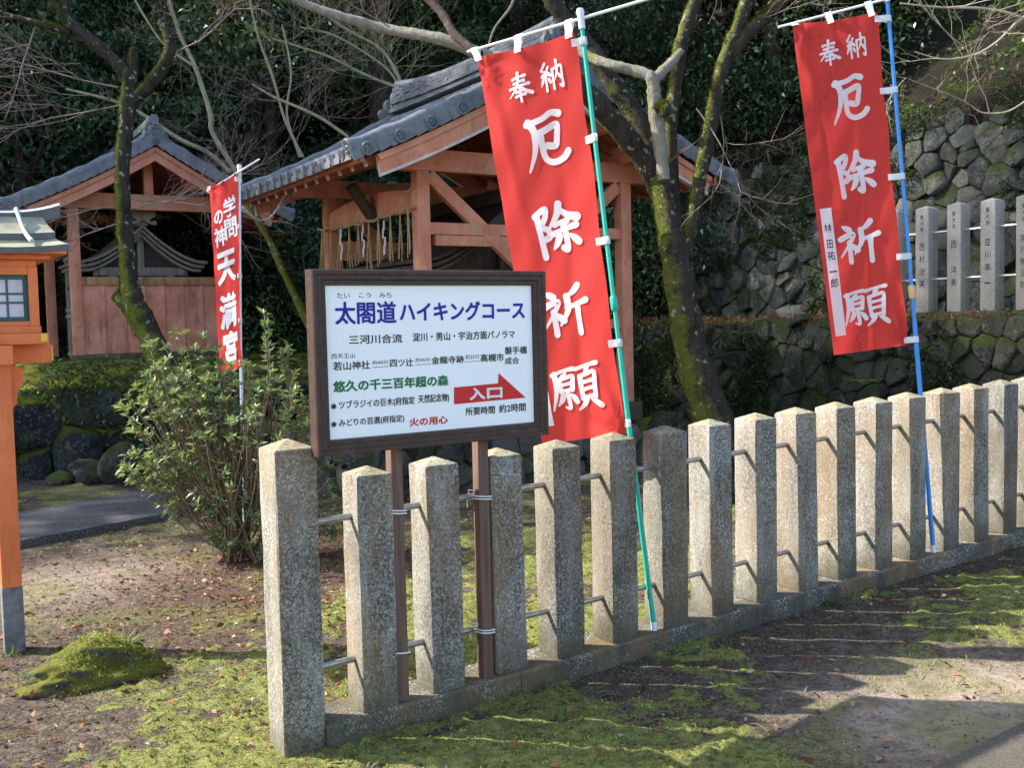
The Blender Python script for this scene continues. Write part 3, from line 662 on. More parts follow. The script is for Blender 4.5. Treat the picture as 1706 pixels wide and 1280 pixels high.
def vtext(chars, x0, x1, ytop, ybot, bold=0.0, fill=0.86):
    """characters one under another, each fitted to its own cell"""
    V, T = [], []; h = (ytop - ybot) / len(chars)
    for i, ch in enumerate(chars):
        if ch == ' ': continue
        raw = text_tris(ch, bold)
        if ch in '一': v, t = fit(raw, x0, x1, ytop - h * (i + .55), ytop - h * (i + .45))
        elif ch in '田口の': v, t = fit(raw, x0 + (x1 - x0) * .12, x1 - (x1 - x0) * .12, ytop - h * (i + .80), ytop - h * (i + .18))
        else: v, t = fit(raw, x0, x1, ytop - h * (i + fill), ytop - h * i)
        b = len(V); V += v; T += [tuple(k + b for k in q) for q in t]
    return V, T
# brush characters as strokes: (points in a 100-box y down, widths)
BW = 1.14
def S_(kind, *pts):
    W = {'h': (10.5, 8.0, 12), 'v': (12, 10, 11), 'p': (12.5, 11, 4), 'n': (6, 11, 14.5), 'd': (5, 12, 12), 'u': (10.5, 9.5, 11), 'k': (10.5, 9.5, 5)}[kind]
    W = tuple(x * BW for x in W)
    return pts, W
def setattr_bw(v):
    global BW
    BW = v
BRUSH = {
 '厄': [S_('h', (20, 19), (50, 14), (68, 6), (82, 9)), S_('p', (24, 16), (33, 34), (29, 66), (13, 99)), S_('u', (42, 38), (60, 31), (76, 27), (73, 48), (68, 62), (54, 60)),
        S_('u', (44, 36), (44, 58), (46, 80), (60, 90), (80, 86), (91, 76))],
 '除': [S_('u', (12, 20), (34, 9), (33, 24), (24, 40), (36, 50), (36, 62), (22, 66)), S_('v', (16, 18), (19, 55), (22, 98)), S_('p', (62, 4), (56, 24), (36, 48)), S_('n', (60, 10), (76, 26), (98, 34)),
        S_('h', (50, 41), (64, 38), (74, 37)), S_('h', (44, 58), (66, 52), (94, 48)), S_('v', (66, 40), (70, 66), (70, 90), (62, 86)), S_('p', (56, 64), (50, 76), (42, 85)), S_('d', (78, 64), (88, 72), (96, 80))],
 '祈': [S_('d', (14, 10), (22, 15), (30, 20)), S_('p', (6, 40), (26, 32), (38, 32), (28, 52), (4, 82)), S_('v', (27, 50), (27, 72), (27, 96)), S_('d', (32, 54), (38, 62), (46, 70)),
        S_('p', (82, 4), (72, 14), (56, 24)), S_('p', (57, 22), (57, 50), (38, 78)), S_('h', (56, 45), (76, 41), (98, 36)), S_('v', (78, 42), (78, 70), (78, 99))],
 '願': (setattr_bw(.88)) or [S_('h', (8, 18), (28, 12), (48, 10)), S_('p', (12, 16), (13, 50), (2, 92)), S_('d', (34, 16), (30, 22), (26, 26)), S_('v', (20, 30), (20, 42), (22, 56)), S_('u', (20, 30), (34, 27), (46, 25), (45, 40), (43, 54)),
        S_('h', (22, 41), (34, 40), (44, 39)), S_('h', (22, 54), (34, 53), (43, 52)), S_('k', (33, 55), (34, 74), (34, 92), (26, 88)), S_('p', (24, 64), (20, 74), (13, 83)), S_('d', (40, 63), (45, 70), (50, 80)),
        S_('h', (54, 12), (76, 7), (98, 5)), S_('p', (78, 9), (74, 18), (68, 25)), S_('v', (61, 28), (61, 50), (63, 76)), S_('u', (61, 28), (78, 24), (92, 23), (91, 48), (89, 75)), S_('h', (63, 42), (78, 40), (90, 39)),
        S_('h', (63, 57), (78, 55), (90, 54)), S_('h', (63, 74), (78, 72), (89, 71)), S_('p', (70, 78), (64, 88), (52, 98)), S_('d', (80, 78), (90, 86), (99, 95))],
 '奉': setattr_bw(1.0) or [S_('h', (22, 21), (50, 17), (78, 14)), S_('h', (26, 36), (50, 32), (72, 30)), S_('h', (8, 53), (50, 46), (90, 43)), S_('p', (50, 2), (42, 42), (6, 82)), S_('n', (54, 46), (72, 64), (97, 76)),
        S_('h', (34, 67), (50, 64), (66, 62)), S_('h', (30, 82), (50, 78), (70, 76)), S_('v', (50, 54), (50, 76), (51, 100))],
 '納': setattr_bw(.92) or [S_('k', (26, 4), (14, 20), (8, 28), (22, 30)), S_('u', (38, 18), (26, 34), (8, 48), (38, 42)), S_('d', (32, 34), (38, 40), (44, 48)), S_('v', (24, 46), (25, 72), (25, 98)), S_('p', (14, 58), (10, 68), (3, 80)), S_('d', (34, 56), (39, 63), (43, 71)),
        S_('v', (55, 30), (55, 62), (56, 96)), S_('u', (55, 30), (76, 27), (94, 25), (94, 60), (94, 93), (84, 88)), S_('p', (75, 4), (75, 38), (61, 68)), S_('d', (76, 44), (82, 54), (90, 64))],
}
def brush(ch):
    """strokes -> list of (verts 0..1 with y up, tris, layer)"""
    out = []
    for li, (pts, W) in enumerate(BRUSH[ch]):
        n = len(pts); wp = []
        for i in range(n):
            f = i / (n - 1); wp.append(W[0] + (W[1] - W[0]) * min(1, f * 2) if f < .5 else W[1] + (W[2] - W[1]) * (f - .5) * 2)
        q = spline([(p[0], p[1], w_) for p, w_ in zip(pts, wp)], 7)
        V, T = [], []
        for i, (x, y, w_) in enumerate(q):
            a = q[max(i - 1, 0)]; b = q[min(i + 1, len(q) - 1)]; dx, dy = b[0] - a[0], b[1] - a[1]; L = math.hypot(dx, dy) or 1
            hx_, hy_ = -dy / L * w_ / 2, dx / L * w_ / 2
            V += [(x + hx_, y + hy_), (x - hx_, y - hy_)]
        for i in range(len(q) - 1): T += [(2 * i, 2 * i + 1, 2 * i + 3), (2 * i, 2 * i + 3, 2 * i + 2)]
        for end, i, sg in ((0, 0, -1), (1, len(q) - 1, 1)):       # rounded ends
            a = q[1] if end == 0 else q[-2]; x, y, w_ = q[i]; ang = math.atan2(y - a[1], x - a[0]); b = len(V); V.append((x, y))
            for k in range(7): t = ang - pi / 2 + pi * k / 6; V.append((x + math.cos(t) * w_ / 2, y + math.sin(t) * w_ / 2))
            T += [(b, b + k + 1, b + k + 2) for k in range(6)]
        out.append(([(x / 100, 1 - y / 100) for x, y in V], T, li))
    return out
def lay(name, items, fn, mat, parent, world=True):
    """items: list of (verts2d, tris, layer); fn(x, y, lift) -> 3d"""
    V, F_ = [], []
    for v, t, li in items:
        b = len(V); V += [tuple(fn(x, y, li)) for x, y in v]; F_ += [tuple(i + b for i in q) for q in t]
    return mesh_np(name, V, F_, mat, parent, world=world)

# ================================================================== HIKING SIGN
SG0 = FO + FD * (-0.1785) + FN * 0.055
sign = empty("hiking_sign", fp(0.18, -0.03, 0.10))
tag(sign, "dark framed white board with blue title and red arrow, tied to the near fence", "sign")
SW = 1.045
def sg(x, z, out=0.0): p = SG0 + FD * x + FN * out; return Vector((p.x, p.y, z))
ZT, ZB = 1.811, 1.122
fwid = 0.060
def frame_bar(c0, c1, c2, c3):
    """mitred moulding between outer corners c0,c1 and inner corners c3,c2 (x,z)"""
    m = MB(); lv = [(0.0, 0.0), (0.07, 0.006), (0.30, 0.006), (0.36, 0.001), (0.62, 0.001), (0.70, -0.006), (0.92, -0.006), (1.0, -0.020)]
    def pt(a, b, f, o_): return sg(a[0] + (b[0] - a[0]) * f, a[1] + (b[1] - a[1]) * f, o_)
    rows = [[sg(*c0, -0.058), sg(*c1, -0.058)]] + [[pt(c0, c3, f, o_), pt(c1, c2, f, o_)] for f, o_ in lv] + [[sg(*c3, -0.058), sg(*c2, -0.058)]]
    vs = [p for r_ in rows for p in r_]; n = len(rows)
    fs = [(2 * i, 2 * i + 1, 2 * i + 3, 2 * i + 2) for i in range(n - 1)] + [(2 * n - 2, 2 * n - 1, 1, 0), tuple(2 * i for i in range(n)), tuple(2 * i + 1 for i in range(n))]
    m.add(vs, fs); return m
O_ = [(0, ZT), (SW, ZT), (SW, ZB), (0, ZB)]; I_ = [(fwid, ZT - fwid), (SW - fwid, ZT - fwid), (SW - fwid, ZB + fwid * .95), (fwid, ZB + fwid * .95)]
for k in range(4):
    j = (k + 1) % 4; frame_bar(O_[k], O_[j], I_[j], I_[k]).build("frame_rail", MAT['signframe'], sign, world=True, smooth=False)
m = MB(); PO = -0.022
m.add([sg(fwid - .01, ZT - fwid + .01, PO), sg(SW - fwid + .01, ZT - fwid + .01, PO), sg(SW - fwid + .01, ZB + fwid - .01, PO), sg(fwid - .01, ZB + fwid - .01, PO),
       sg(fwid - .01, ZT - fwid + .01, -.05), sg(SW - fwid + .01, ZT - fwid + .01, -.05), sg(SW - fwid + .01, ZB + fwid - .01, -.05), sg(fwid - .01, ZB + fwid - .01, -.05)],
      [(3, 2, 1, 0), (4, 5, 6, 7), (0, 1, 5, 4), (1, 2, 6, 5), (2, 3, 7, 6), (3, 0, 4, 7)])
panel = m.build("panel", MAT['panel'], sign, world=True, smooth=False)
def put(items, mat, lift=0.0012):
    for it in items:
        o = lay("lettering", it if isinstance(it, list) else [it], lambda x, y, li: sg(x, y, PO + lift + li * 0.0002), MAT[mat], None)
        o.data.transform(Matrix.Translation(-sign.location)); o.parent = panel   # sub-part of the panel
def strikes(vt, wd, hd=None):
    """bold lettering: the same glyph struck several times a little apart, each a hair higher"""
    V, T = vt; hd = wd if hd is None else hd; out = [(V, T, 0)]
    for k in range(1, 9 if wd > .0012 else 5):
        a = k * pi / 4 if wd > .0012 else k * pi / 2; out.append(([(x + wd * math.cos(a), y + hd * math.sin(a)) for x, y in V], T, k * .45))
    return out
def T_(body, x0, x1, y0, y1, bold=0.0, shear=0.0):
    h = y1 - y0; wd = bold * h * .62; v, t = fit(text_tris(body), x0 + wd, x1 - wd, y0 + wd, y1 - wd, shear)
    return strikes((v, t), wd) if bold else [(v, t, 0)]
put([T_("たい", .108, .160, 1.704, 1.725), T_("こう", .196, .247, 1.706, 1.724), T_("みち", .282, .334, 1.705, 1.725)], 'ink_black')
put([T_("太閤道", .097, .352, 1.606, 1.692, 0.040), T_("ハイキングコース", .366, .950, 1.612, 1.689, 0.050)], 'ink_blue')
put([T_("三河川合流", .150, .374, 1.531, 1.566, .030), T_("淀川・男山・宇治方面パノラマ", .420, .898, 1.534, 1.568, .030),
     T_("西天王山", .077, .173, 1.480, 1.499), T_("若山神社", .083, .234, 1.436, 1.468, .030), T_("約40分", .244, .311, 1.4515, 1.467), T_("四ツ辻", .318, .420, 1.439, 1.470, .030),
     T_("約45分", .429, .495, 1.4535, 1.470), T_("金龍寺跡", .500, .650, 1.442, 1.472, .030), T_("約25分", .657, .7225, 1.456, 1.4745), T_("高槻市", .727, .841, 1.4415, 1.474, .030),
     T_("磐手橋", .846, .957, 1.468, 1.500, .030), T_("成合", .845, .916, 1.427, 1.456, .030),
     ([(.242, 1.4405), (.313, 1.4410), (.313, 1.4428), (.242, 1.4423)], [(0, 1, 2), (0, 2, 3)], 1), ([(.4267, 1.442), (.4953, 1.443), (.4953, 1.4448), (.4267, 1.4438)], [(0, 1, 2), (0, 2, 3)], 1),
     ([(.653, 1.444), (.7224, 1.4456), (.7224, 1.4474), (.653, 1.4458)], [(0, 1, 2), (0, 2, 3)], 1),
     T_("◉", .070, .091, 1.292, 1.3125), T_("ツブラジイの巨木(府指定", .101, .4215, 1.286, 1.3215, .026), T_("天然記念物)", .436, .576, 1.287, 1.325, .026),
     T_("◉", .068, .089, 1.225, 1.2455), T_("みどりの百選(府指定)", .099, .373, 1.2205, 1.253, .026), T_("所要時間", .650, .791, 1.228, 1.261, .030), T_("約2時間", .811, .944, 1.228, 1.263, .030)], 'ink_black')
put([T_("悠久の千三百年超の森", .080, .575, 1.354, 1.398, .062, 0.0)], 'ink_green')
put([T_("火の用心", .3945, .567, 1.203, 1.236, .060)], 'ink_red')
put([([(.5995, 1.3453), (.8092, 1.3511), (.8126, 1.3933), (.9452, 1.284), (.5978, 1.2778)], [(0, 1, 4), (1, 3, 4), (1, 2, 3)], 0)], 'ink_red')
put([T_("入", .6694, .7445, 1.289, 1.3395, .085), T_("口", .7525, .8285, 1.290, 1.3345, .085)], 'white_paint', 0.0026)
for (t_, z_) in ((0.180, 0), (0.579, 0)):
    m = MB(); b = fp(t_, -0.036, 0.100)
    X = Matrix.Translation(b) @ XF; m.box(-0.025, 0.025, -0.024, 0.024, 0.0, 1.10 - b.z + 0.06, 0, 0.003, X)
    leg = m.build("leg", MAT['signleg'], sign, world=True)
    for zr, nl in ((0.861, 2), (0.298, 1 if t_ < .3 else 2)):
        m = MB(); cc = fp(t_, -0.052, zr)
        for k in range(nl):
            dz = (k - (nl - 1) / 2) * 0.011
            ring = [Vector((-.030, .030, dz - .008)), (.0, .031, dz), Vector((.030, .030, dz + .004)), (.031, 0, dz), (.030, -.050, dz - .003), (0, -.053, dz), (-.030, -.050, dz + .004), (-.032, 0, dz), (-.030, .030, dz - .008)]
            m.tube([cc + XF @ Vector(p) for p in ring], 0.0030, 6, cap=False)
        sd = -0.032
        m.tube([cc + XF @ Vector(p) for p in ((sd, -.02, .030), (sd - .012, .012, .030), (sd - .002, .028, -.004), (sd - .016, .02, -.02), (sd - .010, .028, -.045))], 0.003, 6)
        rt = m.build("rope_tie", MAT['cord'], None); rt.data.transform(Matrix.Translation(-sign.location)); rt.parent = leg
m = MB()
for bx in (0.325, 0.365, 0.720, 0.750): m.cyl(sg(bx, ZB + .014, .001), sg(bx, ZB + .014, .004), .005, 8)
m.build("screw", MAT['steel'], sign, world=True)

# ================================================================== NOBORI BANNERS
def banner(label, corners, poleA, poleB, prad, polemat, bar, items_fn, cloth, tabs_side, tabs_top, joint=None, jmat=None, wave=0.012, strip=None, tailmat=None, sag=0.02):
    TL, TR, BR, BL = corners
    root = empty("nobori_banner", poleA); tag(root, label, "banner")
    N = ((TR - TL).cross(BL - TL)).normalized()
    if N.dot(Vector((0, 0, CAMH)) - TL) < 0: N = -N
    def Sf(u, v, lift=0.0):
        """u 0..1 left to right, v 0..1 top to bottom"""
        p = (TL * (1 - u) + TR * u) * (1 - v) + (BL * (1 - u) + BR * u) * v
        wv = wave * (math.sin(u * 5.2 + v * 3.0) * (0.5 + v) + 0.55 * math.sin(v * 9.0 + u * 2.0) + 0.5 * math.sin(u * 14 + 1.5) * max(0, 0.25 - v) * 3)
        # creases fan out from the tied corners
        wv += 0.011 * math.sin(math.atan2(v * 3.2 + .02, u + .02) * 15) * math.exp(-(u * u + v * v * 9) * 7)
        wv += 0.010 * math.exp(-((u - .10 - .25 * v) / .045) ** 2) * max(0, 1 - v * 1.4) - 0.009 * math.exp(-((u - .72 + .15 * v) / .06) ** 2) * v + 0.0035 * math.sin(v * 31 + u * 9) * math.sin(u * 7 + v * 4)
        wv += 0.012 * math.sin(math.atan2((1 - v) * 3.2 + .02, 1 - u + .02) * 13) * math.exp(-((1 - u) ** 2 + (1 - v) ** 2 * 9) * 7)
        edge = 0.004 * math.sin(v * 22) * (1 if u > .98 else 0)
        dn = sag * (math.sin(u * pi * 2 - pi / 2) * .5 + .5) * max(0, 1 - v * 6) * 0.45
        return p + N * (wv + lift) + Vector((0, 0, -dn)) + (TR - TL).normalized() * edge
    nu, nv = 24, 70
    V = [Sf(i / nu, j / nv) for j in range(nv + 1) for i in range(nu + 1)]
    F_ = [(j * (nu + 1) + i, j * (nu + 1) + i + 1, (j + 1) * (nu + 1) + i + 1, (j + 1) * (nu + 1) + i) for j in range(nv) for i in range(nu)]
    F_ = [f[::-1] for f in F_]
    cl = mesh_np("cloth", V, F_, MAT[cloth], root, smooth=True, world=True)
    me_ = cl.data
    for it in items_fn:
        o = lay("lettering", it, lambda x, y, li: Sf(x, 1 - y, 0.0022 + li * 0.00025), MAT['cloth_white'], None)
        o.data.transform(Matrix.Translation(-root.location)); o.parent = cl
    if strip:
        (u0, u1, v0, v1, chars) = strip
        V = [Sf(u0 + (u1 - u0) * i / 4, v0 + (v1 - v0) * j / 20, 0.003) for j in range(21) for i in range(5)]
        F_ = [(j * 5 + i, (j + 1) * 5 + i, (j + 1) * 5 + i + 1, j * 5 + i + 1) for j in range(20) for i in range(4)]
        st = mesh_np("name_strip", V, F_, MAT['cloth_white'], cl, smooth=True); st.data.transform(Matrix.Translation(-root.location))
        if chars:
            vt = vtext(chars, u0 + (u1 - u0) * .16, u1 - (u1 - u0) * .16, 1 - v0 - (v1 - v0) * .12, 1 - v1 + (v1 - v0) * .34, 0.004, 0.66)
            o = lay("lettering", [(vt[0], vt[1], 0)], lambda x, y, li: Sf(x, 1 - y, 0.0045), MAT['ink_black'], None); o.data.transform(Matrix.Translation(-root.location)); o.parent = cl
    # pole, joint, crossbar
    def pole(f): return poleA + (poleB - poleA) * f
    L = (poleB - poleA).length
    mid = [pole(f / 8) + N * 0.012 * math.sin(pi * f / 8) for f in range(9)]
    m = MB(); m.tube(mid, [prad * (1.0 if f < 4 else 0.84) for f in range(9)], 12)
    po = m.build("pole", MAT[polemat], root, world=True)
    m = MB(); m.tube([pole(0) - (poleB - poleA).normalized() * .005, pole(0.012)], prad * 1.12, 12); m.build("pole_foot", MAT['pole_white'], root, world=True)
    if joint:
        m = MB(); a = pole(joint - .012) + N * 0.012 * math.sin(pi * joint); b = pole(joint + .012) + N * 0.012 * math.sin(pi * joint); m.tube([a, a + (b - a) * .1, b - (b - a) * .1, b], [prad * 1.15, prad * 1.45, prad * 1.45, prad * 1.15], 12)
        m.build("joint", MAT[jmat or polemat], root, world=True)
    m = MB(); m.tube([bar[0], bar[1]], 0.0075, 10); m.build("crossbar", MAT['pole_white'], root, world=True)
    ax_ = (poleB - poleA).normalized()
    m = MB(); m.tube([poleB - ax_ * .05, poleB + ax_ * .012, poleB + ax_ * .03, poleB + ax_ * .045], [prad * 1.25, prad * 1.25, prad * 1.6, prad * 1.2], 12); m.build("pole_cap", MAT['pole_white'], root, world=True)
    # tabs: strips from the cloth edge round pole or bar
    def strip_tab(a, b, wd, across):
        """a on cloth, b at the pole centre; wraps round behind"""
        m = MB(); d = (b - a).normalized(); n_ = N; r_ = prad + .004; wv = across.normalized() * wd / 2
        b2 = b + d * r_
        prof = [a - d * .02 + n_ * .006, a + d * .02 + n_ * .006, b - d * r_ * .6 + n_ * r_, b + d * r_ * .3 + n_ * r_, b2, b + d * r_ * .3 - n_ * r_, b - d * r_ * .6 - n_ * r_, a + d * .02 - n_ * .004, a - d * .02 - n_ * .004]
        vs = [p + s_ * wv for p in prof for s_ in (-1, 1)]
        m.add(vs, [(2 * i, 2 * i + 1, 2 * i + 3, 2 * i + 2) for i in range(len(prof) - 1)])
        m.build("tab", MAT['cloth_white'], root, world=True, fix=False)
    for v in tabs_side:
        a = Sf(1, v); s_ = (a - poleA).dot(ax_); b = poleA + ax_ * s_ + N * 0.012 * math.sin(pi * s_ / L)
        strip_tab(a, b, 0.036, ax_)
    bd = (bar[1] - bar[0]).normalized()
    for u in tabs_top:
        a = Sf(u, 0.0); s_ = (a - bar[0]).dot(bd); strip_tab(a, bar[0] + bd * s_ + bd * (-0.02 if u < .1 else 0), 0.036, bd)
    return root
def B_(ch, x0, x1, y0, y1): return [([(x0 + x * (x1 - x0), y0 + y * (y1 - y0)) for x, y in v], t, li) for v, t, li in brush(ch)]
def yaku(dx=0.0):
    it = []
    it += [B_('奉', .27, .52, 1 - .135, 1 - .060), B_('納', .60, .84, 1 - .125, 1 - .050)]
    for ch, v0, v1, u0, u1 in (('厄', .17, .315, .27, .80), ('除', .40, .535, .24, .76), ('祈', .61, .735, .21, .74), ('願', .808, .928, .17, .76)):
        it.append(B_(ch, u0 + dx, u1 + dx, 1 - v1, 1 - v0))
    return it
pA, pB = Vector((0.641, 4.783, 0.145)), at(968, 30, 4.83)
banner("large red banner tied to a green pole between the near fence and the middle shrine", (at(797, 97, 5.10), at(957, 54, 4.84), at(1044, 722, 4.86), at(905, 742, 5.08)), pA, pB, 0.0125, 'pole_green',
       (at(779, 86, 5.13), at(1120, -14, 4.62)), yaku(.02), 'cloth_red', (.025, .265, .52, .775, .975), (.012, .44, .95), 0.535, 'pole_green', 0.012, (0.02, 0.17, 0.60, 0.955, ""))
pA, pB = Vector((2.437, 5.974, 0.205)), at(1477, -12, 6.03)
banner("red banner with mildew lines on a blue pole, in front of the stone walls", (at(1320, 42, 6.12), at(1461, 20, 6.02), at(1512, 575, 6.03), at(1389, 592, 6.10)), pA, pB, 0.0135, 'pole_blue',
       (at(1296, 45, 6.14), at(1500, -8, 6.01)), yaku(.03), 'cloth_red_stained', (.02, .235, .495, .735, .985), (.012, .45, .93), 0.465, 'tape', 0.010, (0.055, 0.20, 0.56, 0.945, "林田祐一郎"))
pA = at(403, 768, 8.0); pA.z = 0.0; pB = at(399, 284, 8.08)
g3 = [("学問", .50, .92, .10, .325), ("の神", .13, .50, .125, .345)]
it3 = []
for s_, u0, u1, v0, v1 in g3: it3.append(strikes(vtext(s_, u0, u1, 1 - v0, 1 - v1, 0, .90), .011, .003))
for ch, u0, u1, v0, v1 in (("天", .16, .80, .375, .535), ("満", .16, .84, .60, .775), ("宮", .22, .84, .80, .955)):
    it3.append(strikes(fit(text_tris(ch), u0, u1, 1 - v1, 1 - v0), .034, .007))
banner("small narrow red banner on a white pole in front of the left shrine", (at(350, 314, 8.30), at(394, 289, 8.05), at(404, 611, 8.02), at(368, 621, 8.28)), pA, pB, 0.0135, 'pole_white',
       (at(347, 318, 8.32), at(432, 265, 7.86)), it3, 'cloth_red', (.03, .275, .53, .76, .98), (.02, .5, .96), None, None, 0.008)

# ================================================================== ORANGE LANTERN
LB = Vector((-2.595, 5.25, gz1(-2.575, 5.25) - 0.02))
LS_ = 0.93
lan = empty("wooden_lantern", LB, YAW)
tag(lan, "orange wooden lantern on a tall square post with a green copper roof", "lantern")
m = MB(); m.box(-.052, .052, -.052, .052, 0, .36, 0, .004); m.build("foot", m_simple("grey painted post foot", (0.15, 0.155, 0.16), 0.8, 0.2, 0.35, 25, 0.4), lan)
m = MB(); m.box(-.050, .050, -.050, .050, .36, 1.50, 0, .004)
for sx in (-1, 1):
    prof = [(sx * .05, -.012, 1.27), (sx * .075, -.012, 1.30), (sx * .078, -.012, 1.36), (sx * .11, -.012, 1.39), (sx * .12, -.012, 1.47), (sx * .05, -.012, 1.50)]
    m.prism(prof if sx < 0 else prof[::-1], (0, .024, 0))
m.build("post", MAT['orange'], lan)
m = MB()
m.box(-.26, .26, -.045, .045, 1.50, 1.60, 0, .008); m.box(-.045, .045, -.26, .26, 1.502, 1.598, 0, .008); m.build("bracket_arm", MAT['orange'], lan)
m = MB()
for sx in (-1, 1):
    m = MB()
    m.box(sx * .262 - .004, sx * .262 + .004, -.044, .044, 1.512, 1.590, 0, .002)
    for sy in (-1, 1): m.box(sx * .205 - .020, sx * .205 + .012, sy * .2265 - .003, sy * .2265 + .003, 1.612, 1.650, 0, .001)
    m.build("beam_end", MAT['yellow'], lan)
m = MB(); m.box(-.225, .225, -.225, .225, 1.600, 1.655, 0, .005); m.box(-.195, .195, -.195, .195, 1.655, 1.690, 0, .004); m.build("base_tray", MAT['orange'], lan)
m = MB()
for sx in (-1, 1):
    for sy in (-1, 1): m.box(sx * .165 - .024, sx * .165 + .024, sy * .165 - .024, sy * .165 + .024, 1.690, 1.985, 0, .004)
for z0, z1 in ((1.690, 1.715), (1.945, 1.985)):
    for sy in (-1, 1):
        m.box(-.141, .141, sy * .165 - .020, sy * .165 + .020, z0, z1, 0, .003); m.box(sy * .165 - .020, sy * .165 + .020, -.141, .141, z0, z1, 0, .003)
m.box(-.185, .185, -.185, .185, 1.985, 2.020, 0, .004); m.box(-.25, .25, -.25, .25, 2.020, 2.042, 0, .004)
m.build("box_frame", MAT['orange'], lan)
for ang in range(4):
    X = Matrix.Rotation(pi / 2 * ang, 4, 'Z')
    m = MB(); m.box(-.118, .118, -.152, -.148, 1.737, 1.923, 0, 0, X); wdw = m.build("window", MAT['paper'], lan)
    m = MB()
    for x0, x1, z0, z1 in ((-.141, .141, 1.716, 1.736), (-.141, .141, 1.924, 1.944), (-.141, -.120, 1.736, 1.924), (.120, .141, 1.736, 1.924)): m.box(x0, x1, -.162, -.146, z0, z1, 0, .001, X)
    for x in (-.040, .040): m.box(x - .005, x + .005, -.1575, -.1525, 1.736, 1.924, 0, 0, X)
    for z in (1.808, 1.852): m.box(-.120, .120, -.158, -.1522, z - .005, z + .005, 0, 0, X)
    m.build("lattice", MAT['teal'], wdw)
# two-step curved copper roof, ridge along x
def roof_prof(f): return 2.235 - 0.165 * f - 0.03 * math.sin(f * pi)
m = MB()
for sy in (-1, 1):
    for (f0, f1, hl0, hl1, lift) in ((0.06, 0.56, .245, .285, 0.034), (0.50, 1.0, .285, .335, 0.0)):
        V = []; n = 8
        for i in range(n + 1):
            f = f0 + (f1 - f0) * i / n; hl = hl0 + (hl1 - hl0) * i / n
            for j in range(9):
                a = (j - 4) / 4; V.append((a * hl, sy * .335 * f, roof_prof(f) + lift + .022 * a * a * f))
        m.add(V, [(i * 9 + j, i * 9 + j + 1, (i + 1) * 9 + j + 1, (i + 1) * 9 + j) for i in range(n) for j in range(8)])
        y1 = sy * .335 * f1; z1 = roof_prof(f1) + lift
        m.add([((j - 4) / 4 * hl1, y1, z1 + .022 * ((j - 4) / 4) ** 2 * f1 - d) for d in (0, .030) for j in range(9)], [(j, j + 1, 10 + j, 9 + j) for j in range(8)], 1)
for sx in (-1, 1):                                              # gable closing boards
    m.prism([(sx * .235, -.30, 2.055), (sx * .235, 0, 2.215), (sx * .235, .30, 2.055)][::sx], (sx * .012, 0, 0), 2)
m.box(-.32, .32, -.325, .325, 2.043, 2.058, 2)
rf = m.build("roof", [MAT['copper'], MAT['copper_dark'], MAT['orange']], lan, fix=False, sharp=30)
m = MB()
rows = []
for i in range(17):
    x = -.34 + .68 * i / 16; z = 2.262 + .050 * abs(i / 8 - 1) ** 2.4
    rows.append([(x, -.030, z - .062), (x, -.034, z), (x, 0, z + .014), (x, .034, z), (x, .030, z - .062)])
V = [p for r_ in rows for p in r_]
m.add(V, [(i * 5 + j, (i + 1) * 5 + j, (i + 1) * 5 + j + 1, i * 5 + j + 1) for i in range(16) for j in range(4)] + [(0, 1, 2, 3, 4), (80, 81, 82, 83, 84)])
for k, f in enumerate(m.f):
    if k % 4 in (1, 2) and k < 64: m.m[k] = 1
m.build("ridge", [MAT['copper_dark'], MAT['copper_pale']], rf, sharp=30)
for sy in (-1, 1):
    for x in (-.12, .12):
        m = MB(); m.tube([(x * (1 + .25 * f), sy * (.02 + .33 * f), roof_prof(f) + .052 - .020 * f) for f in (0, .15, .3, .45, .6, .75, .9, 1.02)], [.012] * 8, 8); m.build("roof_rib", MAT['copper_pale'], rf)

lan.scale = (LS_, LS_, 1.0)
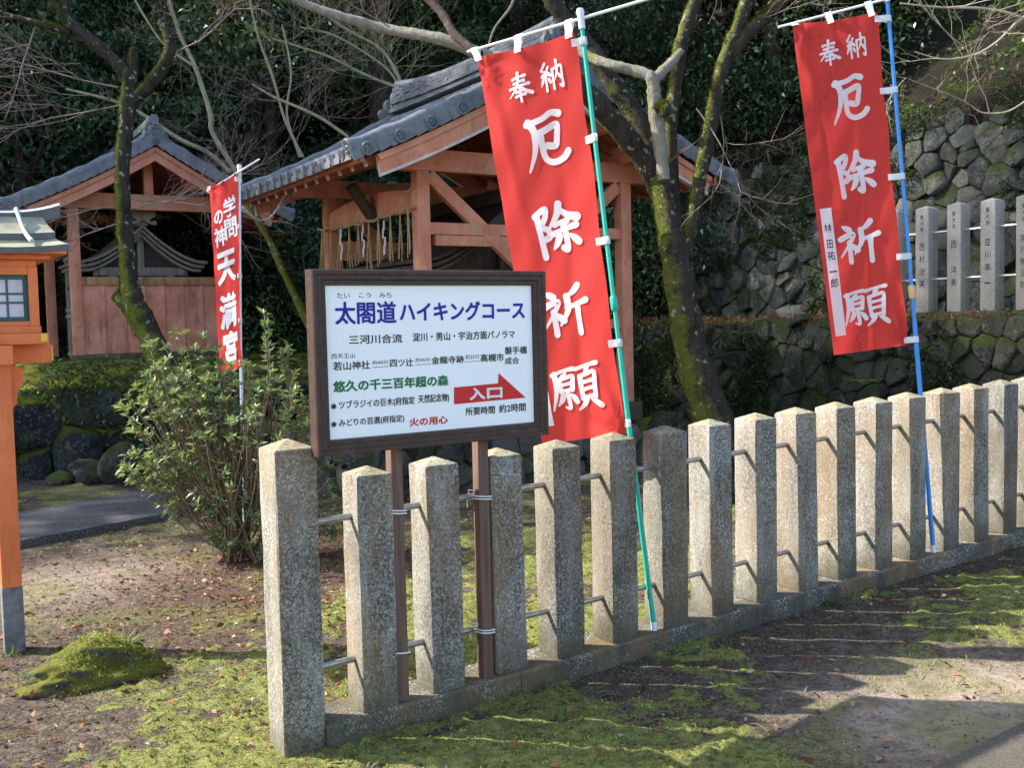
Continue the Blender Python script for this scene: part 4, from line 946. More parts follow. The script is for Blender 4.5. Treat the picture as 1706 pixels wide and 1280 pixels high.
# ================================================================== SHRINE SHELTERS
def roof_z(x, hs): x = abs(x); k = 2.0 / hs; return -0.62 * x + 0.058 * x * x
def shelter(label, loc, W, D, H, hs, z_ap, ov, c=0.123, base=True, rafters=True, braced=True, panel_fence=False, lintel=True, ridge_h=0.34, bdep=(.25, .18), verge_discs=True, pale_edge=True, far_lift=0.0, orn=.62):
    """open gabled shelter: u right along the front gable, s back, z up; loc = near left column corner"""
    rt = empty("shrine_shelter", loc, YAW); tag(rt, label, "shrine")
    uc = (W + c) / 2; red, white, under = MAT['wood_red'], MAT['wood_white'], MAT['wood_red_under']
    zt = lambda x: z_ap + roof_z(x, hs)
    for u in (0, W):
        for s in (0, D):
            m = MB(); m.box(u, u + c, s, s + c, 0.0, H, 0, .006); m.box(u + c * .3, u + c * .7, s - .012, s, H * .62, H * .62 + .06, 0, .003); m.box(u + c * .3, u + c * .7, s - .012, s, H * .22, H * .22 + .06, 0, .003)
            m.build("column", red, rt)
            if base:
                m = MB(); m.box(u - .06, u + c + .06, s - .06, s + c + .06, -.19, -.002, 0, .015); m.build("base_stone", MAT['plinth'], rt)
    be = ov - .13
    for s in (0, D):
        m = MB(); m.box(-.33, W + c + .33, s + .004, s + c - .004, H + .001, H + .19, 0, .006, fm={'-x': 1, '+x': 1}); m.build("tie_beam", [red, white], rt)
        m = MB(); m.box(uc - .055, uc + .055, s + .012, s + c - .012, H + .191, zt(0) - .20, 0, .005); m.build("king_post", red, rt)
        if not braced: continue
        m = MB(); m.box(c + .002, W - .002, s + .02, s + c - .02, H * .745, H * .745 + .105, 0, .005); m.box(c + .06, W * .55, s + .03, s + c - .03, H * .70, H * .743, 0, .004); m.build("middle_rail", red, rt)
        m = MB(); m.box(c + .002, W - .002, s + .025, s + c - .025, H * .34, H * .34 + .09, 0, .005); m.build("lower_rail", red, rt)
        for sg_ in (-1, 1):
            m = MB(); a = Vector((uc + sg_ * (W / 2 - c / 2 - .01), s + c / 2, H - .03)); b = Vector((uc + sg_ * .05, s + c / 2, H * .60)); m.beam(a, b, .075, .115, 0, .005); m.build("brace", red, rt)
    zk = H + .185
    for u in (0.0, W):
        m = MB(); m.box(u + .004, u + c - .004, -be, D + c + be, zk, zk + .17, 0, .006, fm={'-y': 1, '+y': 1}); m.build("eave_beam", [red, white], rt)
    m = MB(); m.box(uc - .055, uc + .055, -be, D + c + be, zt(0) - .205, zt(0) - .075, 0, .006, fm={'-y': 1, '+y': 1}); m.build("ridge_beam", [red, white], rt)
    for sg_ in (-1, 1):
        um = uc + sg_ * (uc * .56); m = MB(); zq = zt(um - uc) - .22; m.box(um - .05, um + .05, -be, D + c + be, zq, zq + .13, 0, .006, fm={'-y': 1, '+y': 1}); m.build("purlin", [red, white], rt)
    if lintel:
        m = MB(); n = 12; top = []; bot = []
        for i in range(n + 1):
            f = i / n; s = c + (D - c) * f; top.append((s, H * .925 + .075 * math.sin(pi * f))); bot.append((s, H * .835 + .035 * math.sin(pi * f)))
        poly = [(.03, s, z) for s, z in bot] + [(.03, s, z) for s, z in top[::-1]]
        m.prism(poly, (.06, 0, 0)); m.build("lintel", red, rt)
    # roof boarding + rafters
    s0, s1 = -ov, D + c + ov; nS = 8; nx2 = 24
    m = MB(); V = []
    for k in (0, 1):
        for i in range(nx2 + 1):
            x = -hs + .10 + (2 * hs - .2) * i / nx2
            for s in (s0 + .05, s1 - .05): V.append((uc + x, s, zt(x) - (.065 if k == 0 else .035)))
    o_ = 2 * (nx2 + 1)
    m.add(V, [(2 * i, 2 * i + 1, 2 * i + 3, 2 * i + 2) for i in range(nx2)] + [(o_ + 2 * i, o_ + 2 * i + 2, o_ + 2 * i + 3, o_ + 2 * i + 1) for i in range(nx2)]
          + [(0, 1, o_ + 1, o_), (2 * nx2, o_ + 2 * nx2, o_ + 2 * nx2 + 1, 2 * nx2 + 1)])
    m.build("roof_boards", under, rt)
    if rafters:
        nr = max(5, int((s1 - s0) / .29))
        for i in range(nr + 1):
            s = s0 + .12 + (s1 - s0 - .24) * i / nr
            for sg_ in (-1, 1):
                m = MB(); xs_ = [hs - .16, hs * .72, hs * .4, .06]
                P_ = [(uc + sg_ * x, s, zt(x) - .10) for x in xs_]
                for a, b in zip(P_, P_[1:]): m.beam(a, b, .055, .068, 0)
                e = Vector(P_[0]); d = (e - Vector(P_[1])).normalized(); m.beam(e + d * .0, e + d * .006, .056, .07, 1)
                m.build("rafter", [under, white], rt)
    for sg_ in (-1, 1):                                        # eave fascia
        m = MB(); x = hs - .10; m.box(uc + sg_ * x - .02, uc + sg_ * x + .02, s0 + .04, s1 - .04, zt(x) - .085, zt(x) - .005, 0, .004); m.build("fascia", red, rt)
    # bargeboards on both gables, deeper towards the top, with a thin upper fillet
    for s_face, tk in ((s0 + .055, -.05), (s1 - .055, .05)):
        for sg_ in (-1, 1):
            m = MB(); n = 14; xe = hs - .22
            xs_ = [xe * i / n for i in range(n + 1)]
            dep = [(bdep[0] + (bdep[1] - bdep[0]) * i / n) for i in range(n + 1)]; we = 1 if pale_edge else 0
            top = [(uc + sg_ * x, s_face, zt(x) - .075) for x in xs_]; bot = [(uc + sg_ * (x - .03 * (i / n)), s_face, zt(x) - .075 - dep[i]) for i, x in enumerate(xs_)]
            V = [Vector(p) + Vector((0, tk * k, 0)) for k in (0, 1) for p in (top + bot)]; q = n + 1; Q = 2 * q
            for i in range(n):
                m.add([V[i], V[i + 1], V[q + i + 1], V[q + i]], [(0, 1, 2, 3)], 0)
                m.add([V[Q + i], V[Q + i + 1], V[Q + q + i + 1], V[Q + q + i]], [(0, 1, 2, 3)], 0)
                m.add([V[i], V[i + 1], V[Q + i + 1], V[Q + i]], [(0, 1, 2, 3)], 0)
                m.add([V[q + i], V[q + i + 1], V[Q + q + i + 1], V[Q + q + i]], [(0, 1, 2, 3)], we)
            m.add([V[n], V[q + n], V[Q + q + n], V[Q + n]], [(0, 1, 2, 3)], we)
            # fillet
            for i in range(n):
                a = Vector((uc + sg_ * xs_[i], s_face + tk + math.copysign(.012, tk), zt(xs_[i]) - .095)); b = Vector((uc + sg_ * xs_[i + 1], s_face + tk + math.copysign(.012, tk), zt(xs_[i + 1]) - .095)); m.beam(a, b, .03, .05, 0)
            # pale edge line along the lower face
            for i in range(n if pale_edge else 0):
                a = Vector(bot[i]) + Vector((0, tk * 1.03, .014)); b = Vector(bot[i + 1]) + Vector((0, tk * 1.03, .014)); m.beam(a, b, .008, .022, 1)
            m.build("bargeboard", [red, white], rt, fix=False, smooth=False)
    # tiled roof: rolls and pans, courses stepped
    pitch = 0.205; ncol = int(round((s1 - s0) / pitch)); pitch = (s1 - s0) / ncol; per = 8; ncourse = 13
    m = MB(); V = []; rows = []
    for sg_ in (-1, 1):
        grid = []
        for r_ in range(ncourse):
            for e in (0, 1):
                f = (r_ + (0.0 if e == 0 else .985)) / ncourse; x = .05 + (hs - .05) * f
                row = []
                for k in range(ncol * per + 1):
                    ph = (k % per) / per; b_ = max(0.0, math.cos(2 * pi * ph)) ** .6 * .042 - .012 * max(0, -math.cos(2 * pi * ph))
                    s = s0 + (s1 - s0) * k / (ncol * per); up = .018 * ((s - (s0 + s1) / 2) / ((s1 - s0) / 2)) ** 4
                    row.append((uc + sg_ * x, s, zt(x) + .025 + b_ + up + (.016 * e)))
                grid.append(row)
        b0 = len(m.v); wdt = ncol * per + 1
        for row in grid: m.v += row; m.t += [random.random()] * wdt
        for i in range(len(grid) - 1):
            for k in range(wdt - 1): m.f.append([b0 + i * wdt + k, b0 + i * wdt + k + 1, b0 + (i + 1) * wdt + k + 1, b0 + (i + 1) * wdt + k]); m.m.append(0)
        # underside of the eave edge
        for k in range(wdt - 1):
            a = m.v[b0 + (len(grid) - 1) * wdt + k]; b = m.v[b0 + (len(grid) - 1) * wdt + k + 1]; m.add([a, b, (b[0], b[1], zt(hs) - .03), (a[0], a[1], zt(hs) - .03)], [(0, 1, 2, 3)])
    roof = m.build("tiled_roof", MAT['tile'], rt, sharp=40, fix=False)
    def disc(m_, ctr, nrm, r_, th=.035, swirl=True):
        ctr = Vector(ctr); nrm = Vector(nrm).normalized(); a = ctr - nrm * th
        m_.tube([a, ctr, ctr + nrm * .004, ctr + nrm * .004, ctr - nrm * .004, ctr - nrm * .004, ctr + nrm * .006], [r_, r_, r_ * .96, r_ * .78, r_ * .74, r_ * .30, r_ * .05], 16)
        # comma swirls
        ux = nrm.cross(Vector((0, 0, 1))).normalized(); uy = ux.cross(nrm)
        for k in range(3 if swirl else 0):
            a0 = 2 * pi * k / 3; m_.tube([ctr + nrm * .001 + (ux * math.cos(a0 + t) + uy * math.sin(a0 + t)) * r_ * (.22 + .16 * t) for t in (0, .5, 1.0, 1.5, 2.0)], [r_ * .17, r_ * .15, r_ * .11, r_ * .07, r_ * .03], 6)
    for sg_ in (-1, 1):
        m = MB()
        for i in range(ncol + 1):
            s = s0 + pitch * i
            if i in (0, ncol): continue
            up = .018 * ((s - (s0 + s1) / 2) / ((s1 - s0) / 2)) ** 4
            disc(m, (uc + sg_ * (hs + .012), s, zt(hs) + .018 + up), (sg_, 0, -.25), .050, .035, False)
            m.box(uc + sg_ * hs - .012, uc + sg_ * hs + .012, s + .045, s + pitch - .045, zt(hs) - .045 + up, zt(hs) + .012 + up)
        m.build("eave_tiles", MAT['tile'], roof)
    for s_e, sd in ((s0, -1), (s1, 1)):
        for sg_ in (-1, 1):
            m = MB(); nseg = 6
            pts = [(uc + sg_ * (.03 + (hs + .03 - .03) * i / (nseg * 3)), s_e + sd * .0, zt(.03 + hs * i / (nseg * 3)) + .062) for i in range(nseg * 3 + 1)]
            m.tube(pts, [(.074, .066, .058)[i % 3] for i in range(len(pts))], 12)
            e = Vector(pts[-1]); dd = (e - Vector(pts[-2])).normalized(); disc(m, e + dd * .012, dd, .078, .03)
            a = [(p[0], s_e + sd * .055, p[2] - .06) for p in pts]
            for k_, (p, q) in enumerate(zip(a, a[1:])): pv, qv = Vector(p), Vector(q); m.beam(pv.lerp(qv, .03) + Vector((0, sd * .006 * (k_ % 2), .010)), qv + Vector((0, sd * .006 * (k_ % 2), -.006)), .022, .10)
            for i in range(7 if verge_discs else 0):
                x = .16 + (hs - .26) * i / 6; disc(m, (uc + sg_ * x, s_e + sd * .085, zt(x) + .004), (0, sd, 0), .056)
            m.build("verge_tiles", MAT['tile'], roof)
    # ridge: stacked flat tiles with a round cap and end ornaments
    m = MB(); a0, a1 = s0 + .02, s1 - .02
    lay_n = int(ridge_h / .034); rr = random.Random(5); LF = lambda s: far_lift * max(0.0, (s - (a0 + a1) / 2) / ((a1 - a0) / 2)) ** 2
    for k in range(lay_n):
        hw = .115 - .004 * k + (.03 if k in (0, 2) else 0); s = a0; z = zt(0) + .045 + .034 * k
        while s < a1 - .02:
            L = min(rr.uniform(.20, .30), a1 - s); j = rr.uniform(-.004, .004); zl = z + LF(s + L / 2) * (k + 1) / lay_n; m.box(uc - hw + j, uc + hw + j, s, s + L - .004, zl, zl + .029 + LF(s + L / 2) / lay_n, 0, 0); s += L
    ztop = zt(0) + .045 + .034 * lay_n
    n = 14; pts = [(uc, a0 - .03 + (a1 - a0 + .06) * i / n, ztop + .012 + .03 * abs(2 * i / n - 1) ** 3 + LF(a0 - .03 + (a1 - a0 + .06) * i / n)) for i in range(n + 1)]
    m.tube(pts, [.062] * (n + 1), 12)
    rd = m.build("ridge", MAT['tile'], roof, smooth=True)
    for s_e, sd in ((a0, -1), (a1, 1)):
        m = MB(); zc = zt(0) - .06 + LF(s_e) * .6; R_ = orn
        out = [(-.30, 0), (-.33, .07), (-.27, .13), (-.215, .105), (-.235, .19), (-.19, .26), (-.12, .25), (-.115, .32), (-.07, .385), (0, .41), (.07, .385), (.115, .32), (.12, .25), (.19, .26), (.235, .19), (.215, .105), (.27, .13), (.33, .07), (.30, 0), (.16, -.03), (.10, .03), (-.10, .03), (-.16, -.03)]
        out = [(x * R_ * .92, z * R_) for x, z in out]
        oo = spline([(x, z) for x, z in out + out[:1]], 3)[:-1]
        m.prism([(uc + x, s_e, zc + z) for x, z in oo], (0, sd * .07, 0))
        for (x, z, r_) in ((-.17, .15, .05), (.17, .15, .05), (0, .26, .07), (-.25, .06, .04), (.25, .06, .04), (0, .36, .035)):
            ct = Vector((uc + x * R_ * .92, s_e + sd * .075, zc + z * R_)); ring = [ct + Vector((math.cos(t) * r_ * f, sd * .006, math.sin(t) * r_ * f)) for t, f in [(k * .55, 1 - k * .06) for k in range(15)]]
            m.tube(ring, .013 * R_, 6)
        disc(m, (uc, s_e + sd * .10, zc + .075 * R_), (0, sd, 0), .078 * R_, .06)
        m.build("ridge_ornament", MAT['tile'], rd)
    for s_e, sd in ((a0, -1), (a1, 1)):
        for sx in (-1, 1):
            m = MB(); m.tube([(uc + sx * .115, s_e - sd * .012, zt(0) + .06), (uc + sx * .112, s_e - sd * .018, zt(0) + .06 + ridge_h * .5), (uc + sx * .085, s_e - sd * .012, ztop - .01)], .02, 7, jit=.15)
            m.build("mortar_bead", MAT['tile_pale'], rd)
    if panel_fence:
        m = MB(); pz0, pz1 = .06, .90
        m.box(c + .002, W - .002, .030, .050, pz0, pz1, 0)
        nb = int((W - c) / .27)
        for i in range(1, nb + 1): u = c + (W - c) * i / (nb + 1); m.box(u - .022, u + .022, .014, .030, pz0, pz1, 0, .003)
        fb = m.build("fence_boards", MAT['wood_panel'], rt)
        m = MB(); m.box(c + .002, W - .002, .000, .075, pz1, pz1 + .10, 0, .006); m.build("top_rail", m_paintwood("stained top rail", (0.42, 0.19, 0.075), (0.07, 0.045, 0.02), 0.9), rt)
        m = MB(); m.box(-.03, W + c + .03, -.03, .13, -.06, .055, 0, .01); m.build("sill", MAT['plinth'], rt)
    return rt
mid_loc = Vector((SH.x, SH.y, 0.78))
shelter("larger open vermilion shelter with a grey tiled roof, behind the hiking sign", mid_loc, 2.235, 2.146, 2.17, 1.99, 3.18, 0.50, orn=.85, ridge_h=0.22, bdep=(.22, .17), far_lift=.10)
lf_loc = Vector((-5.27, 12.5, 1.27))
shelter("smaller vermilion shelter with a board fence, behind the mossy leaning tree at left", lf_loc, 1.79, 2.15, 1.83, 1.66, 2.62, 0.40, base=False, rafters=True, braced=False, panel_fence=True, lintel=False, ridge_h=0.20, bdep=(.16, .14), verge_discs=False, pale_edge=False)

def inner_shrine(label, loc, hw, depth, z_eave, rise, mat, trim, bw):
    """little old shrine: plank body on a stand under a sweeping gabled roof"""
    rt = empty("inner_shrine", loc, YAW); tag(rt, label, "small shrine")
    pr = lambda x: z_eave + rise * (1 - abs(x) / hw) ** 1.55 + .05 * (abs(x) / hw) ** 3
    for lay_ in range(3):
        m = MB(); n = 20; y0, y1 = -.22 + .05 * lay_, depth + .22 - .05 * lay_; dz = -.05 * lay_; sc = 1 - .04 * lay_
        V = []
        for z_ in (0, -.038):
            for i in range(n + 1):
                x = (-1 + 2 * i / n) * hw * sc
                for y in (y0, y1): V.append((x, y, pr(x / sc) + dz + z_))
        q = 2 * (n + 1)
        m.add(V, [(2 * i, 2 * i + 1, 2 * i + 3, 2 * i + 2) for i in range(n)] + [(q + 2 * i, q + 2 * i + 2, q + 2 * i + 3, q + 2 * i + 1) for i in range(n)] + [(2 * i, 2 * i + 2, q + 2 * i + 2, q + 2 * i) for i in range(n)]
              + [(2 * i + 1, q + 2 * i + 1, q + 2 * i + 3, 2 * i + 3) for i in range(n)] + [(0, q, q + 1, 1), (2 * n, 2 * n + 1, q + 2 * n + 1, q + 2 * n)])
        if lay_ == 0:
            rf_ = m.build("bark_roof", mat, rt, sharp=30)
        else: m.build("roof_layer", trim, rf_, sharp=30)
    m = MB(); m.box(-.07, .07, -.20, depth + .20, pr(0) - .02, pr(0) + .12, 0, .01); m.build("ridge", mat, rf_)
    m = MB(); S = .155
    pts = [(-1.0, -.25), (-1.05, .0), (-.80, .10), (-.62, -.02), (-.55, .18), (-.95, .42), (-1.0, .72), (-.72, .90), (-.45, .76), (-.42, 1.05), (-.20, 1.28), (0, 1.34), (.20, 1.28), (.42, 1.05), (.45, .76), (.72, .90), (1.0, .72), (.95, .42), (.55, .18), (.62, -.02), (.80, .10), (1.05, .0), (1.0, -.25), (.55, -.20), (0, .12), (-.55, -.20)]
    oo = spline(pts + pts[:1], 3)[:-1]
    m.prism([(x * S, -.23, pr(0) + .035 + z * S) for x, z in oo], (0, -.04, 0)); m.build("roof_ornament", trim, rf_)
    m = MB(); zb = z_eave - .12
    m.box(-bw, bw, 0, depth, .25, zb, 0, .006)
    for k in range(4): m.box(-bw - .012, bw + .012, -.012, depth + .012, .35 + k * (zb - .35) / 4, .37 + k * (zb - .35) / 4, 0, .003)
    m.build("body", mat, rt)
    m = MB(); gp = [(x * hw * .80, .06, pr(x * hw * .80) - .10) for x in (-1, -.75, -.5, -.25, 0, .25, .5, .75, 1)]; m.prism([(-hw * .80, .06, z_eave - .10)] + gp + [(hw * .80, .06, z_eave - .10)], (0, .03, 0)); m.build("gable_board", MAT['wood_dark'], rt)
    m = MB()
    for x in (-bw, bw):
        for y in (.0, depth): m.box(x - .045, x + .045, y - .045, y + .045, .0, zb + .02, 0, .006)
    m.box(-bw - .22, bw + .22, -.05, .03, zb - .02, zb + .09, 0, .01); m.box(-bw - .22, bw + .22, depth - .03, depth + .05, zb - .02, zb + .09, 0, .01)
    m.box(-.04, .04, -.04, .02, zb + .09, pr(0) - .14, 0, .005)
    for x in (-bw - .12, bw + .12): m.tube([(x, -.10, zb + .03), (x, .02, zb + .03)], .05, 10)
    m.build("posts_and_beams", trim, rt)
    m = MB(); m.box(-bw - .16, bw + .16, -.16, depth + .16, .20, .25, 0, .006); m.box(-bw - .1, bw + .1, -.1, depth + .1, .0, .20, 0, .006); m.build("stand", trim, rt)
    return rt
q = lf_loc + G2 * 0.92 + S2 * .50; q.z = 1.245
inner_shrine("weathered grey little shrine inside the left shelter", q, 0.80, 1.1, 1.20, 0.50, MAT['wood_grey'], m_wood("paler weathered wood", (0.16, 0.14, 0.11), (0.30, 0.265, 0.215), .7), .36)
q = mid_loc + G2 * 1.18 + S2 * .55; q.z = 0.605
inner_shrine("dark little shrine inside the larger shelter, behind the sign's top edge", q, 1.02, 1.15, 1.55, 0.62, MAT['wood_dark'], m_wood("dark trim wood", (0.05, 0.04, 0.033), (0.12, 0.095, 0.078), .7), .50)
# lattice doors seen through the left shelter
m = MB(); dl = empty("lattice_door", lf_loc + S2 * 0.55 + G2 * .16, YAW); tag(dl, "grey wooden lattice door between the left shelter's two left columns", "door")
for i in range(6): m.box(0, .03, .10 + i * .17, .13 + i * .17, .0, 1.30, 0, .003)
for z in (.02, .52, .60, 1.27): m.box(-.004, .034, .06, 1.05, z, z + .05, 0, .003)
m.build("lattice", m_wood("pale lattice wood", (0.20, 0.18, 0.15), (0.36, 0.33, 0.28), .7), dl)
m = MB(); m.box(.04, .06, .06, 1.05, 0, 1.3); m.build("backing", MAT['wood_dark'], dl)

# rope with straw tassels and paper streamers on the lintel of the middle shelter
def mid(u, s, z): p = mid_loc + G2 * u + S2 * s; return Vector((p.x, p.y, mid_loc.z + z))
D_ = 2.146
sh = empty("straw_rope", mid(-.03, 0, 1.84)); tag(sh, "straw rope with hanging straw tassels and zigzag paper strips across the shelter's left side", "rope")
rp = [mid(-.05 - .01 * math.sin(i * 1.3), -.02 + (D_ + .16) * i / 24, 1.845 + .012 * math.sin(i * 1.9) - .035 * math.sin(pi * i / 24)) for i in range(25)]
m = MB(); m.tube(rp, .014, 7, jit=.25)
for k in (0, 2): 
    m.tube([p + Vector((0, 0, .008 * math.sin(i * 2.2 + k))) for i, p in enumerate(rp)], .009, 5, jit=.3)
m.tube([rp[2], rp[2] + Vector((-.01, .01, .12)), mid(.0, .12, 2.03)], .006, 5); m.tube([rp[21], rp[22] + Vector((0, .02, .14)), mid(.0, D_ - .10, 2.05)], .006, 5)
m.build("rope", MAT['straw'], sh, world=True)
rnd = random.Random(4)
for k in range(10):
    i = 1 + int(k * 2.45); p = rp[min(i, 24)]; m = MB()
    for q in range(6):
        dx = rnd.uniform(-.045, .045); L = rnd.uniform(.36, .46); e = p + S2 * (dx * 1.3) + G2 * rnd.uniform(-.02, .02) + Vector((0, 0, -L)); m.tube([p + Vector((0, 0, .01)), p + S2 * dx * .2 + Vector((0, 0, -.08)), e], [.006, .006, .004], 4)
    m.build("straw_tassel", MAT['straw'], sh, world=True)
for k, i in enumerate((6, 11, 17)):
    p = rp[i] + G2 * -.02; m = MB(); V = []
    z = 0
    for st in range(4):
        o_ = .016 * (1 if st % 2 else -1) - .008 * st; a = p + S2 * (o_ - .02) + Vector((0, 0, -.03 - .075 * st)); b = p + S2 * (o_ + .02) + Vector((0, 0, -.03 - .075 * st)); m.add([a, b, b + Vector((0, 0, -.088)) - S2 * .008 + G2 * -.006, a + Vector((0, 0, -.088)) - S2 * .008 + G2 * -.006], [(0, 1, 2, 3)])
    m.build("paper_streamer", MAT['cloth_white'], sh, world=True, fix=False)
# plaque leaning out from the lintel
pq = empty("shrine_plaque", mid(-.02, 1.02, 1.95), YAW); tag(pq, "dark wooden name plaque leaning out over the straw rope", "plaque")
pq.rotation_euler = Matrix.Rotation(YAW, 3, 'Z').to_euler()
X = Matrix.Rotation(-.62, 4, 'Y')
m = MB(); m.box(-.035, -.005, -.075, .075, -.12, .24, 0, .006, X); bd = m.build("board", MAT['plaque'], pq)
m = MB()
for a, b, c_, d_ in ((-.095, -.070, -.14, .26), (.070, .095, -.14, .26)): m.box(-.045, .0, a, b, c_, d_, 0, .005, X)
for a, b in ((.24, .27), (-.15, -.12)): m.box(-.050, .005, -.10, .10, a, b, 0, .005, X)
m.build("frame", MAT['wood_dark'], pq)
rnd = random.Random(8)
for k in range(5):
    m = MB()
    for q in range(5):
        y = rnd.uniform(-.028, .028); z = .19 - k * .065 + rnd.uniform(-.02, .02); L = rnd.uniform(.012, .03)
        if q % 2: m.box(-.0375, -.0355, y - L / 2, y + L / 2, z - .003, z + .003, 0, 0, X)
        else: m.box(-.0378, -.0355, y - .003, y + .003, z - L / 2, z + L / 2, 0, 0, X)
    m.build("worn_lettering", MAT['ink_black'], bd)

# ================================================================== ENGRAVED PILLAR FENCE on the upper terrace
EF = Vector((A0.x, A0.y, 1.605))
ef = empty("stone_fence", EF, YAW); tag(ef, "far fence of pale pillars with engraved names, on the stone wall at the right", "stone fence")
def eloc(k, u=0.0, z=0.0): return (u, -k * 0.365 + 0.152, z)
names = {-1: "東大寺 西村治美", 0: "東大寺 西村治美", 1: "東大寺 西 洋美", 2: "東大寺 並川準一", 3: "東大寺 常川勝治郎", 4: "東大寺 東和夫"}
for k in range(-1, 10):
    m = MB(); w_ = .152; x, y, z = eloc(k)
    m.box(x, x + w_, y - w_, y, 0, 1.05, 0, .004)
    m.add([(x + .004, y - .004, 1.0505), (x + w_ - .004, y - .004, 1.0505), (x + w_ - .004, y - w_ + .004, 1.0505), (x + .004, y - w_ + .004, 1.0505), (x + w_ / 2, y - w_ / 2, 1.078)], [(0, 1, 4), (1, 2, 4), (2, 3, 4), (3, 0, 4)])
    p_ = m.build("post", MAT['granite_clean'], ef, sharp=25)
    if 0 <= k <= 3 or k == -1 and False:
        s = names[k]; head, tail = s.split(' ', 1)
        items = []
        for q, ch_ in enumerate(head): vt = vtext(ch_, .055, .098, .985 - .062 * q, .923 - .062 * q, 0.0, .80); items.append((vt[0], vt[1], 0))
        hh = .108 * max(4.6, len(tail)) / len(tail)
        for q, ch_ in enumerate(tail):
            if ch_ != ' ': vt = vtext(ch_, .045, .108, .70 - hh * q, .70 - hh * (q + 1), 0.0, .62); items.append((vt[0], vt[1], 0))
        # the inscription is cut on the face turned to the path (-x side)
        for it in items: o = lay("inscription", [it], lambda a, b, li: (x - .0012, y - a, b), MAT['ink_black'], None); o.parent = p_
for z in (.33, .80):
    m = MB(); m.tube([(.076, .365 + .10, z), (.076, -8 * .365 - .1, z)], .014, 10); m.build("rail", m_simple("bright steel rail", (0.62, 0.62, 0.62), 0.3, 0.5, 0.1, 30, 0, 0.7), ef)
m = MB(); m.box(-.02, .19, -8.3 * .365, .365 + .19, -.10, -.001, 0, .01); m.build("plinth", MAT['plinth'], ef)

# ================================================================== TREES AND PLANTS
def leaf_cloud(P, size, bias=(0, 0, -0.3), spread=1.0, aspect=0.42, rng=RNG, dirs=None, tint=None):
    """folded leaf blades at points P; returns verts, quads, tint"""
    n = len(P); size = np.broadcast_to(np.asarray(size, float), (n,))
    a = rng.normal(size=(n, 3)) * spread + np.asarray(bias) if dirs is None else dirs + rng.normal(size=(n, 3)) * 0.15
    a /= np.linalg.norm(a, axis=1, keepdims=True) + 1e-9
    r = rng.normal(size=(n, 3)); r[:, 2] = np.abs(r[:, 2]) + 0.6
    b = np.cross(a, r); b /= np.linalg.norm(b, axis=1, keepdims=True) + 1e-9
    u = np.cross(b, a); L = size[:, None]
    p0 = P; p1 = P + a * L * .48 + b * L * aspect * .5 + u * L * .10; p2 = P + a * L - u * L * .08; p3 = P + a * L * .48 - b * L * aspect * .5 + u * L * .10
    V = np.stack([p0, p1, p2, p3], 1).reshape(-1, 3); F_ = np.arange(4 * n).reshape(n, 4)
    t = rng.random(n) if tint is None else tint
    return V, F_, np.repeat(t, 4)
def limb(m, pts, radii, n=10, jit=0.06, k=5, wob=0.0):
    q = spline([(*p, r_) for p, r_ in zip(pts, radii)], k)
    ph = random.uniform(0, 9); q = [(x[0], x[1], x[2], x[3] * (.95 + .05 * math.sin(i * 1.1 + ph) + .05 * math.sin(i * 2.7 + ph * 2))) for i, x in enumerate(q)]
    P_ = [Vector(x[:3]) + Vector((random.uniform(-wob, wob), random.uniform(-wob, wob), random.uniform(-wob, wob))) for x in q]
    m.tube(P_, [max(.0015, x[3]) for x in q], n, jit=jit)
    return P_
def pxl(pts, depth):
    """photo-measured limb: (px, py, width px[, extra depth]) at a depth"""
    out, rad = [], []
    for p in pts:
        d = depth + (p[3] if len(p) > 3 else 0); out.append(tuple(at(p[0], p[1], d))); rad.append(p[2] * d / FPX / 2)
    return out, rad
def twig(m, p, d, L, r_, depth, rnd, up=0.1, sides=4):
    """forking bare twig"""
    n = 5; pts = [Vector(p)]; d = Vector(d).normalized()
    for i in range(n):
        d = (d + Vector((rnd.uniform(-.22, .22), rnd.uniform(-.22, .22), rnd.uniform(-.18, .18) + up * .2))).normalized(); pts.append(pts[-1] + d * (L / n))
    m.tube(pts, [r_ * (1 - .55 * i / n) for i in range(n + 1)], sides, cap=False)
    if depth > 0:
        for i in range(1, n + 1):
            for _ in range(1 if i < n else 2):
                if rnd.random() < .85:
                    q = (d + Vector((rnd.uniform(-.9, .9), rnd.uniform(-.7, .7), rnd.uniform(-.6, .8)))).normalized(); twig(m, pts[i], q, L * rnd.uniform(.38, .62), r_ * .55, depth - 1, rnd, up, sides)

# ---- right: many-stemmed cherry between the fence and the walls
CD = 8.4
ch = empty("cherry_tree", at(1192, 790, CD)); ch.location.z = 0.1; tag(ch, "bare many-stemmed tree with mossy lichen-spotted bark, right of the large banner", "tree")
m = MB(); p, r_ = pxl([(1205, 800, 105), (1196, 740, 86), (1184, 690, 70), (1155, 600, 59), (1140, 520, 53), (1127, 440, 52), (1118, 390, 48)], CD); limb(m, p, r_, 16, .05, 6)
for k in range(5):
    a = k * 1.25 + .4; e = at(1196, 745, CD); m.tube([e, e + Vector((math.cos(a) * .20, math.sin(a) * .20, -.22)), e + Vector((math.cos(a) * .42, math.sin(a) * .42, -.42))], [.10, .075, .03], 8, jit=.08)
m.build("trunk", MAT['bark_cherry'], ch, world=True, sharp=60)
def cl(name, pts, mat='bark_cherry', n=12, depth=CD, jit=.06):
    m = MB(); p, r_ = pxl(pts, depth); limb(m, p, r_, n, jit, 6); return m.build(name, MAT[mat], ch, world=True, sharp=60)
cl("limb", [(1122, 420, 44), (1103, 330, 40, -.1), (1075, 270, 38, -.2), (1030, 211, 38, -.3), (985, 162, 36, -.4), (940, 120, 30, -.45), (885, 103, 25, -.42)], depth=CD + .3)
